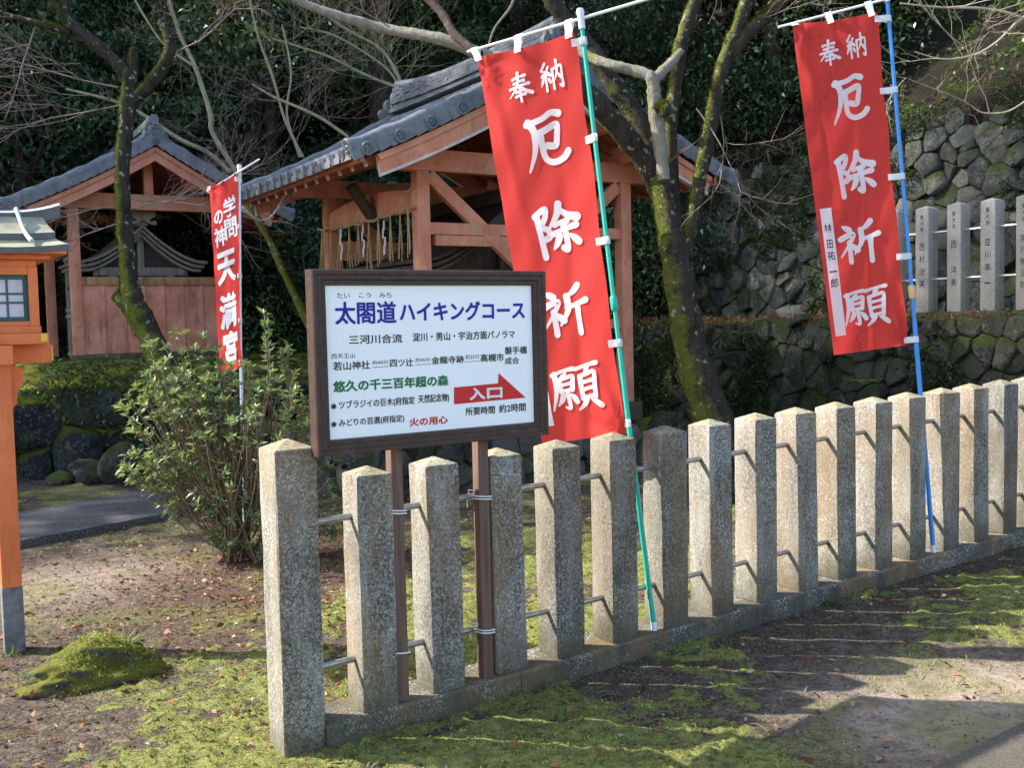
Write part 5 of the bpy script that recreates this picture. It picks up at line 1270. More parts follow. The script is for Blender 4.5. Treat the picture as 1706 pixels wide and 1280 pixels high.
cl("limb", [(900, 108, 23, -.42), (870, 100, 23, -.4), (810, 92, 22, -.3), (740, 66, 21, -.2), (690, 56, 19, -.1), (640, 47, 18), (600, 36, 17), (545, 20, 16), (500, 2, 14), (455, -25, 12)], 'bark_pale', depth=CD + .3)
cl("limb", [(1118, 400, 42), (1105, 320, 38, .1), (1084, 256, 38, .15), (1057, 189, 36, .2), (1015, 130, 32, .25), (980, 76, 30, .3), (940, 28, 28, .3), (912, -8, 26, .3), (880, -60, 22, .3)])
cl("limb", [(1130, 420, 32), (1121, 330, 27, .1), (1117, 230, 25, .1), (1124, 150, 24, .1), (1136, 70, 25, .15), (1160, 0, 25, .2), (1185, -60, 22, .2)])
cl("limb", [(1138, 430, 26), (1153, 370, 24), (1166, 300, 23), (1180, 230, 24), (1197, 140, 24), (1213, 85, 25), (1232, 40, 23), (1250, -15, 24), (1268, -60, 20)])
cl("limb", [(1202, 115, 22), (1222, 85, 24), (1250, 50, 24), (1285, 20, 23), (1318, -15, 21)])
cl("limb", [(1106, 300, 22, -.15), (1099, 235, 24, -.15), (1092, 190, 25, -.15), (1089, 150, 24, -.15), (1084, 128, 22, -.15), (1058, 118, 20, -.1), (1020, 108, 18, -.05), (985, 96, 17, .1), (960, 80, 15, .2)], 'bark_pale')
cl("limb", [(1088, 135, 20, -.14), (1104, 118, 19, -.1), (1122, 100, 16, 0), (1134, 86, 13, .1)], 'bark_pale')
cl("limb", [(1094, 185, 24, -.17), (1108, 178, 20, -.2), (1110, 186, 16, -.25), (1104, 194, 12, -.25)], 'bark_cherry')
cl("limb", [(800, 90, 14, -.3), (760, 60, 16, -.1), (735, 20, 15, .1), (700, -15, 14, .2)], 'bark_cedar')
cl("limb", [(815, 72, 4, -.3), (825, 45, 4, -.3), (850, 12, 5, -.2), (860, -15, 5, -.2)], 'bark_pale', 7)
rnd = random.Random(3); m = MB()
for (px_, py_, dp, dx, dz, L) in ((650, 45, 0, -.6, .3, .6), (1180, 40, .1, .4, .6, .6), (1250, 40, 0, .6, .3, .5), (1160, 180, 0, .3, -.7, .9), (1190, 130, 0, .1, -.9, .9)):
    twig(m, at(px_, py_, CD + dp), (dx, rnd.uniform(-.3, .3), dz), L, .006, 2, rnd)
m.build("twigs", MAT['twig'], ch, world=True, sharp=180)

# ---- left: leaning mossy tree, cut back
MD = 9.0
mt = empty("mossy_tree", at(385, 830, MD)); mt.location.z = 0.0; tag(mt, "pruned tree with bright green moss on its kinked trunk, left of the white banner pole", "tree")
m = MB(); p, r_ = pxl([(392, 850, 62, .1), (350, 760, 54), (310, 680, 50), (268, 600, 44), (243, 545, 42), (222, 505, 40), (216, 465, 31), (212, 420, 28), (207, 370, 27), (204, 310, 25), (206, 250, 25), (212, 190, 27), (216, 140, 28), (214, 118, 26)], MD); limb(m, p, r_, 16, .05, 5); m.build("trunk", MAT['bark_moss'], mt, world=True, sharp=60)
def ml(name, pts, mat='bark_moss', n=10):
    m = MB(); p, r_ = pxl(pts, MD); limb(m, p, r_, n, .06, 5); return m.build(name, MAT[mat], mt, world=True, sharp=60)
ml("cut_stub", [(228, 520, 34), (212, 503, 34), (200, 492, 30), (196, 489, 27)])
ml("limb", [(222, 165, 24), (206, 118, 22), (170, 82, 21), (135, 52, 20), (112, 32, 19), (98, 14, 17), (82, 10, 10)])
ml("limb", [(116, 38, 16), (108, 12, 15), (112, -20, 13), (118, -60, 11)])
ml("limb", [(118, 52, 12), (75, 42, 11), (40, 32, 11), (0, 23, 10), (-50, 12, 9)])
ml("limb", [(216, 150, 20), (222, 120, 17), (222, 98, 16), (225, 82, 14)])
ml("limb", [(218, 168, 22), (238, 152, 22), (262, 125, 22), (280, 95, 20), (284, 72, 18), (278, 52, 16), (270, 33, 12)])
rnd = random.Random(9); m = MB()
for (px_, py_, dx, dz, L) in ((196, 145, -.8, .05, 1.5), (200, 175, -1, .05, 1.7), (205, 345, -.9, .0, .7), (214, 350, .9, .15, .9), (60, 40, -.2, -.7, .9), (285, 90, .5, .4, .7), (214, 330, .8, -.1, .8), (204, 370, -.9, -.35, .7)):
    twig(m, at(px_, py_, MD), (dx, rnd.uniform(-.25, .25), dz), L, .0075, 3, rnd, .05)
for k in range(13):
    px_, py_ = rnd.uniform(-20, 190), rnd.uniform(90, 190); twig(m, at(px_, py_, MD + rnd.uniform(.2, 1.6)), (-1, rnd.uniform(-.2, .2), rnd.uniform(-.15, .25)), rnd.uniform(.5, 1.1), .004, 2, rnd, .0)
m.build("twigs", MAT['twig'], mt, world=True, sharp=180)

def mossify(o, n, size, root, seed, lo=.46):
    """tufts of moss standing on the weather side of a limb"""
    me = o.data; me.calc_loop_triangles(); T = np.array([t.vertices[:] for t in me.loop_triangles]); co = np.array([v.co[:] for v in me.vertices]); A, B, C_ = co[T[:, 0]], co[T[:, 1]], co[T[:, 2]]
    nr = np.cross(B - A, C_ - A); ar = np.linalg.norm(nr, axis=1); nr /= ar[:, None] + 1e-9; rng = np.random.default_rng(seed); k = rng.choice(len(T), n, p=ar / ar.sum())
    w1, w2 = rng.random((2, n)); sw = w1 + w2 > 1; w1[sw], w2[sw] = 1 - w1[sw], 1 - w2[sw]; P = A[k] + (B - A)[k] * w1[:, None] + (C_ - A)[k] * w2[:, None]; N_ = nr[k]
    f = fbm(P[:, 0] * 9 + P[:, 1] * 9, P[:, 2] * 6, seed, 4) - .30 * N_[:, 0] + .20 * N_[:, 2] - .05 * (P[:, 2] - .8); k2 = f > lo + .10
    V, F_, t = leaf_cloud(P[k2], rng.uniform(.5, 1.2, int(k2.sum())) * size, (0, 0, 0), 1, .4, rng, N_[k2] + rng.normal(size=(int(k2.sum()), 3)) * .5, np.clip(rng.normal(.38, .2, int(k2.sum())), 0, 1)); mesh_np("moss", V, F_, MAT['moss_bark'], o, t)
MAT['moss_bark'] = m_leaf("bark moss", (0.030, 0.032, 0.008), (0.15, 0.165, 0.022), 0.25, 0.8, 0.1, (0.22, 0.23, 0.04))
for k_, o_ in enumerate([c_ for c_ in ch.children if c_.name.startswith(('trunk', 'limb')) and c_.data.materials[0] == MAT['bark_cherry']]): mossify(o_, 9000 if o_.name.startswith('trunk') else 5000, .020, ch, 200 + k_)
for k_, o_ in enumerate([c_ for c_ in mt.children if c_.name.startswith(('trunk', 'limb', 'cut'))]): mossify(o_, 9000 if o_.name.startswith('trunk') else 2500, .020, mt, 230 + k_, .36)

# ---- thin bare trees behind the shrines
def thin_tree(label, limbs, depth, tw, mat='bark_thin', tmat='twig', seed=1, name="bare_tree"):
    b = at(limbs[0][0][0], limbs[0][0][1], depth); rt = empty(name, b); tag(rt, label, "tree")
    for i, pts in enumerate(limbs):
        m = MB(); p, r_ = pxl(pts, depth); limb(m, p, r_, 8, .05, 5); m.build("trunk" if i == 0 else "limb", MAT[mat], rt, world=True, sharp=60)
    rnd = random.Random(seed); m = MB()
    for pts in limbs:
        for a, b in zip(pts, pts[1:]):
            for _ in range(tw):
                f = rnd.random(); px_, py_ = a[0] + (b[0] - a[0]) * f, a[1] + (b[1] - a[1]) * f
                twig(m, at(px_, py_, depth), (rnd.uniform(-1, 1), rnd.uniform(-.5, .3), rnd.uniform(-.2, .9)), rnd.uniform(.5, 1.1), .0042, 1 if rnd.random() < .5 else 2, rnd)
    m.build("twigs", MAT[tmat], rt, world=True, sharp=180); return rt
thin_tree("slender grey-green bare tree rising between the two shelters' roofs", [[(402, 310, 11), (390, 282, 10), (353, 219, 9), (351, 190, 9), (325, 111, 8), (300, 58, 7), (280, -5, 6)], [(385, 288, 9), (348, 255, 8), (300, 232, 8), (240, 192, 7), (190, 168, 6), (110, 148, 4)], [(325, 111, 5), (270, 70, 4), (225, 0, 4)]], 14.2, 2, seed=2)
thin_tree("pair of thin pale stems leaning over the larger shelter's eave", [[(505, 262, 6), (475, 200, 5), (455, 130, 5), (430, 60, 4), (415, -5, 4)], [(500, 262, 5), (478, 190, 4), (485, 120, 4), (470, 40, 3)], [(580, 228, 6), (540, 200, 6), (505, 182, 6), (460, 163, 5), (420, 140, 4)]], 14.0, 2, seed=5, mat='bark_thin')
thin_tree("twiggy yellowish maple behind the larger shelter's ridge", [[(672, 150, 7), (655, 110, 7), (630, 78, 6), (580, 50, 5), (520, 10, 5)], [(668, 148, 6), (610, 125, 5), (550, 95, 5), (490, 75, 4), (440, 60, 3)], [(665, 146, 5), (640, 110, 4), (560, 60, 4), (500, 45, 3)]], 14.6, 4, seed=7, tmat='bark_thin')
thin_tree("mossy thin leaning trunk beside the white banner pole", [[(530, 570, 17), (505, 520, 16), (470, 445, 15), (445, 390, 14), (420, 350, 13), (402, 318, 11)]], 11.6, 1, mat='bark_moss', seed=3)
thin_tree("overhanging bare branches with pale buds at the upper right edge", [[(1760, 60, 7), (1700, 28, 6), (1640, 14, 5), (1570, 12, 4), (1500, 5, 3)], [(1740, 10, 5), (1700, 32, 5), (1660, 70, 4), (1620, 92, 4), (1570, 98, 3), (1525, 86, 2)], [(1720, 160, 4), (1680, 185, 3), (1640, 188, 3), (1620, 178, 2)]], 7.6, 1, mat='twig_pale', tmat='twig_pale', seed=11)

# ---- tall cedars on the slope
def cedar(label, px_, wpx, depth, top=15.0, lean=0.0):
    top = 21.0 if px_ < 0 else top
    b = at(px_, 330, depth); z0 = float(hill_z(np.array([b.x]), np.array([b.y]))[0]); z0 = max(z0, 0.0) - .2
    rt = empty("cedar_tree", (b.x, b.y, z0)); tag(rt, label, "tree", "cedars in the forest")
    r0 = wpx * depth / FPX / 2; m = MB()
    limb(m, [(b.x + lean * k / 6 + random.uniform(-.03, .03), b.y, z0 + (top) * k / 6) for k in range(7)], [r0 * (1.25 if k == 0 else 1 - .10 * k) for k in range(7)], 14, .05, 3)
    m.build("trunk", MAT['bark_cedar'], rt, world=True, sharp=60)
    n = 7000; h = RNG.uniform(.52, 1.1, n); a = RNG.uniform(0, 2 * pi, n); rr_ = (1.25 - h) * 3.6 * np.sqrt(RNG.uniform(.05, 1, n))
    P = np.stack([b.x + rr_ * np.cos(a), b.y + rr_ * np.sin(a), z0 + top * h - rr_ * .25], 1)
    V, F_, t = leaf_cloud(P, RNG.uniform(.14, .30, n), (0, 0, -.5), 1, .30); mesh_np("crown", V, F_, MAT['leaf_forest'], rt, t, world=True)
for a in (("broad cedar trunk right behind the larger shelter's roof ridge", 640, 50, 17.5), ("dark cedar trunk just left of the broad cedar trunk", 598, 30, 19.0), ("dim cedar trunk above the thin maple twigs", 505, 26, 20.5), ("faint cedar trunk over the gap between the shelters", 432, 24, 22.0),
          ("dim cedar trunk behind the large banner's top", 870, 30, 20.0), ("dark cedar trunk above the left shelter's roof", 118, 30, 21.0), ("tall cedar behind the path, left of the left shelter", -420, 44, 13.4), ("outermost tall cedar at the left", -700, 44, 14.0), ("dim cedar trunk at the far left edge above the lantern", 25, 30, 17.5), ("dim cedar trunk right of the slender grey-green bare tree", 455, 24, 17.0), ("dim cedar trunk between the cherry stems and the right banner", 1290, 26, 19.0)): cedar(*a)

# ---- evergreens: a few crowns, copied with their own place, size and label
def evergreen(seed, R_=2.3, H=5.5, n=13000, leaf=.125):
    rng = np.random.default_rng(seed); rt = empty("evergreen_tree", (0, 0, 0)); rnd = random.Random(seed); m = MB()
    limb(m, [(0, 0, -.6), (rnd.uniform(-.1, .1), .05, H * .35), (rnd.uniform(-.3, .3), 0, H * .8)], [.17, .13, .05], 9, .06, 5)
    cl_ = []
    for k in range(46):
        f = rnd.random() ** .8; z = H * (.10 + .88 * f); rad = R_ * math.sin(pi * min(1, .16 + .80 * f)) ** .75 * math.sqrt(rnd.uniform(.15, 1)); a = rnd.uniform(0, 2 * pi)
        c_ = (math.cos(a) * rad, math.sin(a) * rad, z); cl_.append((c_, rnd.uniform(.45, .85)))
        if k % 3 == 0: m.tube([(0, 0, z * .65), (c_[0] * .6, c_[1] * .6, z * .86), c_], [.05, .03, .012], 6)
    m.build("trunk", MAT['bark_cedar'], rt)
    P = []; T = []; S = []
    per = n // len(cl_)
    for (c_, r_) in cl_:
        v = rng.normal(size=(per, 3)); v /= np.linalg.norm(v, axis=1, keepdims=True); rr_ = r_ * rng.uniform(.25, 1.0, (per, 1)) ** .6; q = v * rr_ * [1.15, 1.15, .62]
        P.append(np.array(c_) + q); T.append(np.clip(rng.normal(.42, .20, per) + .25 * rng.normal(), 0, 1)); S.append(np.full(per, leaf) * rng.uniform(.7, 1.25, per))
    V, F_, t = leaf_cloud(np.concatenate(P), np.concatenate(S), (0, 0, -.45), 1, .42, rng, None, np.concatenate(T)); mesh_np("crown", V, F_, MAT['leaf_forest'], rt, t)
    return rt
protos = [evergreen(101), evergreen(102, 2.0, 6.0), evergreen(103, 2.6, 4.8), evergreen(104, 1.9, 3.4, 11000, .10)]
used = [False] * 4
def plant(pi_, x, y, sc, rz, label, z=None, cat="tree"):
    src = protos[pi_]
    if not used[pi_]: o = src; used[pi_] = True
    else:
        o = link(src.copy())
        for c_ in src.children: q = link(c_.copy()); q.parent = o
    zz = float(hill_z(np.array([x]), np.array([y]))[0]) if z is None else z
    o.location = (x, y, max(zz, 0.0) - .1); o.rotation_euler = (0, 0, rz); o.scale = (sc, sc, sc)
    tag(o, label, cat, "evergreens on the hillside")
def on(px_, depth): b = at(px_, 500, depth); return b.x, b.y
EV = [(0, 20, 17, 1.0, "glossy evergreen at the top left corner behind the mossy limbs"), (2, 110, 16, .95, "evergreen right above the left shelter's eave"), (1, 215, 18, 1.05, "evergreen behind the left shelter's roof peak"),
      (0, 300, 16.5, .9, "evergreen behind the slender grey-green bare tree"), (3, 395, 16, .9, "bushy evergreen above the white banner pole"), (1, 470, 19.5, 1.0, "tall evergreen between the two thin pale stems"),
      (2, 545, 21, 1.0, "dim evergreen beneath the long pale overhanging limb"), (3, 590, 17, .85, "low evergreen behind the larger shelter's far eave"), (0, 700, 21, 1.1, "dark evergreen behind the broad cedar trunk"),
      (1, 770, 18.5, 1.0, "evergreen over the larger shelter's ridge, left of the large banner"), (2, 850, 17.5, 1.0, "evergreen straight behind the large banner's top"), (0, 960, 17, .95, "evergreen behind the green pole's top"),
      (1, 1040, 16.5, .9, "evergreen between the cherry's left limbs"), (3, 1090, 15.8, 1.0, "bushy evergreen behind the cherry's forked pale stub"), (0, 1150, 18, 1.0, "evergreen behind the cherry's middle stems"),
      (2, 1240, 17.5, .95, "evergreen in the gap right of the cherry's stems"), (1, 1310, 19, 1.0, "tall dark evergreen left of the right banner's top"), (3, 1290, 15.2, .9, "bushy evergreen on top of the tall wall beside the right banner"),
      (0, 1420, 20.5, 1.1, "dark evergreen hidden mostly by the right banner"), (1, 1520, 20, 1.0, "dark evergreen above the bank, right of the blue pole"), (2, 1610, 19, 1.0, "dark evergreen above the bank under the budding branches"), (0, 1700, 19, 1.0, "dark evergreen at the top right corner"),
      (1, 60, 24, 1.4, "tall far evergreen filling the top left"), (0, 330, 25, 1.5, "tall far evergreen over the gap between the shelters"), (2, 620, 27, 1.6, "tall far evergreen behind the cedar trunks"), (1, 900, 26, 1.5, "tall far evergreen over the large banner"),
      (0, 1180, 25, 1.5, "tall far evergreen over the cherry's stems"), (1, 1450, 27, 1.6, "tall far evergreen over the right banner"), (2, 1660, 26, 1.6, "tall far evergreen over the right bank"),
      (3, 40, 15.6, 1.15, "bushy evergreen behind the orange lantern's ridge"), (3, 165, 17.0, 1.2, "bushy evergreen behind the left shelter's left roof slope"), (0, 260, 20, 1.3, "deep-set evergreen high above the left shelter's roof peak"), (3, 345, 15.2, 1.0, "bushy evergreen behind the left shelter's right eave"),
      (0, 430, 17.0, 1.1, "evergreen filling the gap between the two shelters"), (3, 510, 16.0, 1.05, "bushy evergreen right above the larger shelter's far eave"), (1, 570, 23, 1.4, "deep-set evergreen left of the cedar trunks"), (2, 690, 24, 1.5, "deep-set evergreen right of the cedar trunks"),
      (3, 1180, 15.5, 1.0, "bushy evergreen on the wall top behind the cherry's right stem"), (3, 1370, 16.0, 1.1, "bushy evergreen on the bank behind the right banner"), (0, 1260, 22, 1.4, "deep-set evergreen between the two large banners"), (3, 1000, 15.5, 1.0, "bushy evergreen behind the larger shelter's right roof slope"), (1, 1560, 23, 1.4, "deep-set evergreen above the budding branches")]
for i, (k, px_, dp, sc, lb) in enumerate(EV):
    x, y = on(px_, dp); plant(k, x, y, sc, i * 1.7, lb)
# the same wood goes on to the left, out of the picture, and shades the shrines
for i, (x, y, sc) in enumerate(((-13.2, 14.6, 2.3), (-16, 19, 2.4), (-13.5, 20.5, 2.2), (-19.5, 15, 2.5), (-16.5, 24, 2.4))):
    plant(i % 3, x, y, sc, i * 2.1, ("evergreen at the wood's near corner left of the left shelter", "second evergreen from the wood's corner left of the shrines", "evergreen up the slope left of the shrines", "outermost evergreen left of the shrines", "highest evergreen left of the shrines")[i], z=1.0)

# ---- undergrowth that nobody could count
def scatter(name, P, size, mat, label, cat, bias=(0, 0, .2), aspect=.42, tint=None):
    V, F_, t = leaf_cloud(P, size, bias, 1, aspect, RNG, None, tint); return tag(mesh_np(name, V, F_, MAT[mat], None, t), label, cat, kind="stuff")
n = 110000; X_ = RNG.uniform(-13, 13, n); Y_ = RNG.uniform(10.5, 24, n); Z_ = hill_z(X_, Y_)
keep = (Z_ > .4) & (fbm(X_ * .8, Y_ * .8, 41, 4) > .40); X_, Y_, Z_ = X_[keep], Y_[keep], Z_[keep]
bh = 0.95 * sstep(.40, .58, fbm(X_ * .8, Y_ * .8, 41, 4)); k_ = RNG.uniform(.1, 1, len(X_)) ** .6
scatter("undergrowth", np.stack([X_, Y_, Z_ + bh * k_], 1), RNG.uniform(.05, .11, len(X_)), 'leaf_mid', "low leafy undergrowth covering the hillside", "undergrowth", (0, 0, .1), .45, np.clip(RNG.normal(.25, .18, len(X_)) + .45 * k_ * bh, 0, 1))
# ivy and creepers on the right walls, thicker towards the shaded left end
def wall_pts(P0, d, out, L, z0, z1, n, dens, batter, seed):
    s = RNG.uniform(0, L, n); z = RNG.uniform(z0, z1, n); f = fbm(s * 1.1, z * 1.1, seed, 4) + .25 * (fbm(s * 5, z * 5, seed + 3, 3) - .5)
    k = f > dens(s, z); s, z = s[k], z[k]; off = RNG.uniform(.02, .16, len(s)) - (z - z0) * batter
    return np.stack([P0.x + d.x * s + out.x * off, P0.y + d.y * s + out.y * off, z], 1)
P1 = wall_pts(LOWP, S2, -G2, 14.5, .1, 1.72, 80000, lambda s, z: .615 - .014 * s, .10, 51)
P2 = wall_pts(UPP, S2, -G2, 14.5, 1.55, 3.95, 100000, lambda s, z: .70 - .014 * s - .13 * sstep(3.2, 3.9, z), .12, 61)
P3 = np.concatenate([P1, P2]); scatter("ivy", P3, RNG.uniform(.022, .058, len(P3)), 'leaf_ivy', "small-leaved creepers growing over the right-hand stone walls", "ivy", (-.6, -.4, -.3), .6)
P4 = wall_pts(LW - G2 * .75, G2, -S2, 5, .0, 1.3, 9000, lambda s, z: .60 - .02 * s, .16, 71)
n = 9000; u = RNG.uniform(1.9, 4.4, n); s = RNG.uniform(.4, 4.5, n); f = fbm(u * 1.5, s * 1.5, 77, 4); k = f > .47; q = RNG.uniform(0, 1, n) ** .7 * sstep(.47, .62, f) * .8
P5 = np.stack([LW.x + G2.x * u + S2.x * s, LW.y + G2.y * u + S2.y * s, 1.25 + q], 1)[k]
P6 = np.concatenate([P4, P5]); scatter("ivy", P6, RNG.uniform(.04, .085, len(P6)), 'leaf_mid', "leafy creepers on the boulder wall and bank between the shelters", "ivy", (0, -.3, .1), .5)
n = 9000; s = RNG.uniform(-4, 9, n); u = RNG.normal(-.04, .09, n); z = np.where(u < -.03, 1.555 - (-.03 - u) * .35, 1.572); P7 = np.stack([A0.x + G2.x * u + S2.x * s, A0.y + G2.y * u + S2.y * s, z + RNG.uniform(0, .02, n)], 1)
V, F_, t = leaf_cloud(P7, RNG.uniform(.03, .10, n), (0, 0, -.1), 1, .13); tag(mesh_np("fallen_needles", V, F_, MAT['leaf_litter'], None, t), "brown needles lying along the ledge on top of the low mossy wall", "needles", kind="stuff")
# dead stalks and fallen needles along the ledges
m = MB(); rnd = random.Random(21)
for _ in range(520):
    s = rnd.uniform(-4, 8.5); u = rnd.uniform(1.0, 2.2); b = A0 + G2 * u + S2 * s; z = 3.72 + max(0, u - 1.42) * .85; d = Vector((rnd.uniform(-1, .4), rnd.uniform(-1, .2), rnd.uniform(-.5, .6))); L = rnd.uniform(.15, .6)
    m.tube([(b.x, b.y, z + .05), tuple(Vector((b.x, b.y, z + .05)) + d * L * .5 + Vector((0, 0, .06))), tuple(Vector((b.x, b.y, z)) + d * L)], [.004, .003, .002], 3, cap=False)
tag(m.build("dead_stalks", MAT['stem'], None, sharp=180), "tangle of dead brown stalks along the top of the tall wall", "dead stalks", kind="stuff")

# ---- ferns
def fern(label, loc, n, L, seed, mat='leaf_fern', up=.5):
    rnd = random.Random(seed); rt = empty("fern", loc); tag(rt, label, "fern"); V_, F_, T_q = [], [], []
    for k in range(n):
        a = 2 * pi * k / n + rnd.uniform(-.3, .3); d = Vector((math.cos(a), math.sin(a), 0)); ll = L * rnd.uniform(.7, 1.1); P_ = []
        for i in range(15):
            f = i / 14; P_.append(d * ll * f * .85 + Vector((0, 0, ll * (up * 1.5 * f - 1.0 * up * f * f * 1.25))))
        sd = d.cross(Vector((0, 0, 1)))
        for i in range(1, 14):
            w_ = ll * .20 * math.sin(pi * (i / 14) ** .7) + .004
            for sg_ in (-1, 1):
                b = len(V_); p = P_[i]; t_ = (P_[i + 1] - P_[i - 1]).normalized(); e = p + sd * sg_ * w_ + t_ * w_ * .35 - Vector((0, 0, w_ * .25)); hw_ = ll * .022
                V_ += [tuple(p - t_ * hw_), tuple(p * .5 + e * .5 - t_ * hw_ * 1.1 + Vector((0, 0, .004))), tuple(e), tuple(p * .5 + e * .5 + t_ * hw_ * 1.1)]; F_.append((b, b + 1, b + 2, b + 3)); T_q += [rnd.random()] * 4
    mesh_np("fronds", V_, F_, MAT[mat], rt, T_q); return rt
b = at(1440, 640, 9.6); fern("bright green fern sprouting from the low wall below the right banner", b, 7, .24, 1)
b = at(1600, 160, 10.8); fern("green fern arching on top of the tall wall at the right", b + Vector((0, 0, .02)), 8, .42, 2)
b = at(655, 322, 13.2); fern("fern seen through the gap above the larger shelter's lintel", b, 9, .6, 3, 'leaf_mid')
b = at(1235, 560, 10.8); fern("small fern at the foot of the creepers right of the cherry trunk", b, 6, .25, 4)
b = at(450, 395, 13.2); fern("drooping withered fern clump right of the white pole", b, 10, .50, 6, 'leaf_litter', .3)

# ---- flowering shrub in front of the boulder wall
SB = Vector((-1.88, 7.05, 0.0)); sb = empty("rhododendron_bush", SB); tag(sb, "big leafy shrub with whorled leaves, left of the fence's tall end pillar", "shrub")
rnd = random.Random(31); rng = np.random.default_rng(31)
BL = [(395, 735, 150, 120, .55), (300, 715, 105, 85, .40), (475, 695, 75, 85, .40), (425, 850, 85, 85, .40), (300, 610, 65, 65, .25), (350, 650, 90, 70, .3), (250, 660, 55, 45, .25), (530, 700, 35, 60, .25), (235, 790, 45, 30, .2), (540, 820, 30, 55, .3), (425, 890, 75, 45, .3), (360, 860, 45, 40, .3), (460, 930, 40, 30, .2), (330, 815, 80, 55, .35), (255, 770, 55, 45, .25), (520, 880, 40, 40, .2)]
Wt = [b[2] * b[3] for b in BL]; mS = MB(); LP, LDir, LT, LS = [], [], [], []
for k in range(660):
    b = rnd.choices(BL, Wt)[0]; a = rnd.uniform(0, 2 * pi); q = math.sqrt(rnd.random()); dz_ = rnd.uniform(-1, 1)
    px_, py_ = b[0] + math.cos(a) * b[2] * q, b[1] + math.sin(a) * b[3] * q; dp = 7.05 + dz_ * b[4] * math.sqrt(max(.05, 1 - q * q))
    tip = at(px_, py_, dp)
    if tip.z < .08: continue
    base = SB + Vector((rnd.uniform(-.12, .12), rnd.uniform(-.12, .12), .02)); h = tip.z
    kn = base.lerp(tip, rnd.uniform(.45, .6)) + Vector((rnd.uniform(-.06, .06), rnd.uniform(-.06, .06), -.10 * rnd.random() + .04))
    st = spline([tuple(base), tuple(kn), tuple(tip)], 4)
    if k % 14 == 0: mS.tube(st, [.009 - .0066 * i / (len(st) - 1) for i in range(len(st))], 5, cap=False)
    elif k % 2: mS.tube(st[len(st) // 2:], [.0042 - .002 * i / (len(st) // 2 + 1) for i in range(len(st) - len(st) // 2)], 4, cap=False)
    sd = (tip - kn).normalized(); new = rnd.random() < .32 and (tip.z > .7 or rnd.random() < .3); x = sd.cross(Vector((.3, .2, 1))).normalized(); y = sd.cross(x)
    nl = rnd.randint(7, 11)
    for i in range(nl):
        t_ = 2 * pi * i / nl + rnd.uniform(-.25, .25); el = rnd.uniform(.15, .9) if not new else rnd.uniform(.5, 1.6); d = (x * math.cos(t_) + y * math.sin(t_) + sd * el).normalized()
        LP.append(tuple(tip - sd * rnd.uniform(0, .03))); LDir.append(tuple(d)); LT.append(rnd.uniform(.80, 1.0) if new and i % 2 else rnd.uniform(.05, .75)); LS.append(rnd.uniform(.038, .070))
    for i in range(rnd.randint(3, 7)):
        f = rnd.uniform(.1, .8); p = tip.lerp(kn, f * .6); d = Vector((rnd.uniform(-1, 1), rnd.uniform(-1, 1), rnd.uniform(-.3, .8))).normalized(); LP.append(tuple(p)); LDir.append(tuple(d)); LT.append(rnd.uniform(.0, .6)); LS.append(rnd.uniform(.03, .055))
for (px_, py_, bx, by) in ((445, 545, 452, 720), (440, 520, 448, 700), (478, 575, 480, 690), (250, 575, 265, 650), (470, 590, 482, 690)):
    tip = at(px_, py_, 7.1); bs = at(bx, by, 7.1); mS.tube([tuple(bs), tuple(bs.lerp(tip, .5) + Vector((.01, 0, 0))), tuple(tip)], [.006, .005, .003], 5)
    for i in range(26):
        f = rnd.random() ** 1.6 * .45; p = tip.lerp(bs, f); d = Vector((rnd.uniform(-1, 1), rnd.uniform(-1, 1), rnd.uniform(.0, 1.0))).normalized(); LP.append(tuple(p)); LDir.append(tuple(d)); LT.append(rnd.uniform(.2, .9)); LS.append(rnd.uniform(.05, .09))
V, F_, t = leaf_cloud(np.array(LP), np.array(LS), (0, 0, 0), 1, .34, rng, np.array(LDir), np.array(LT)); mesh_np("foliage", V, F_, MAT['leaf_shrub'], sb, t, world=True)
mS.build("stems", MAT['stem'], sb, world=True, sharp=180)

# ---- mossy boulder with a tuft of grass
RB = Vector((-1.99, 4.78, -.03)); rk = empty("mossy_boulder", RB); tag(rk, "low boulder covered with bright moss, on the ground right of the lantern's foot", "boulder")
bm = bmesh.new(); bmesh.ops.create_icosphere(bm, subdivisions=5, radius=1)
for v_ in bm.verts:
    c_ = v_.co; n1 = float(fbm(np.array([c_.x * 1.7 + 5]), np.array([c_.y * 1.7 + c_.z * 2.1]), 81, 4)[0]); n2 = float(fbm(np.array([c_.x * 6]), np.array([c_.y * 6 + c_.z * 6]), 83, 3)[0])
    s_ = .66 + .68 * n1 + .16 * n2; x = c_.x * s_ * .29; y = c_.y * s_ * .19; z = c_.z * s_ * .165
    z *= 1 - .35 * max(0, -c_.x); v_.co = (x, y + .25 * x, z + .01)
me = bpy.data.meshes.new("boulder"); bm.to_mesh(me); bm.free(); me.materials.append(MAT['rock_moss_full']); me.polygons.foreach_set("use_smooth", [True] * len(me.polygons))
at_ = me.attributes.new("tint", 'FLOAT', 'POINT'); at_.data.foreach_set("value", [.6] * len(me.vertices))
o = link(bpy.data.objects.new("boulder", me)); o.parent = rk
nv_ = np.array([v_.normal for v_ in me.vertices]); cv_ = np.array([v_.co for v_ in me.vertices])
pick = RNG.integers(0, len(cv_), 15000); k = (nv_[pick][:, 2] > .05) & (cv_[pick][:, 2] > .0) & (fbm(cv_[pick][:, 0] * 7, cv_[pick][:, 1] * 7, 87, 3) > .48); pick = pick[k]
P = cv_[pick] + RNG.normal(size=(len(pick), 3)) * .006; dr = nv_[pick] + RNG.normal(size=(len(pick), 3)) * .5
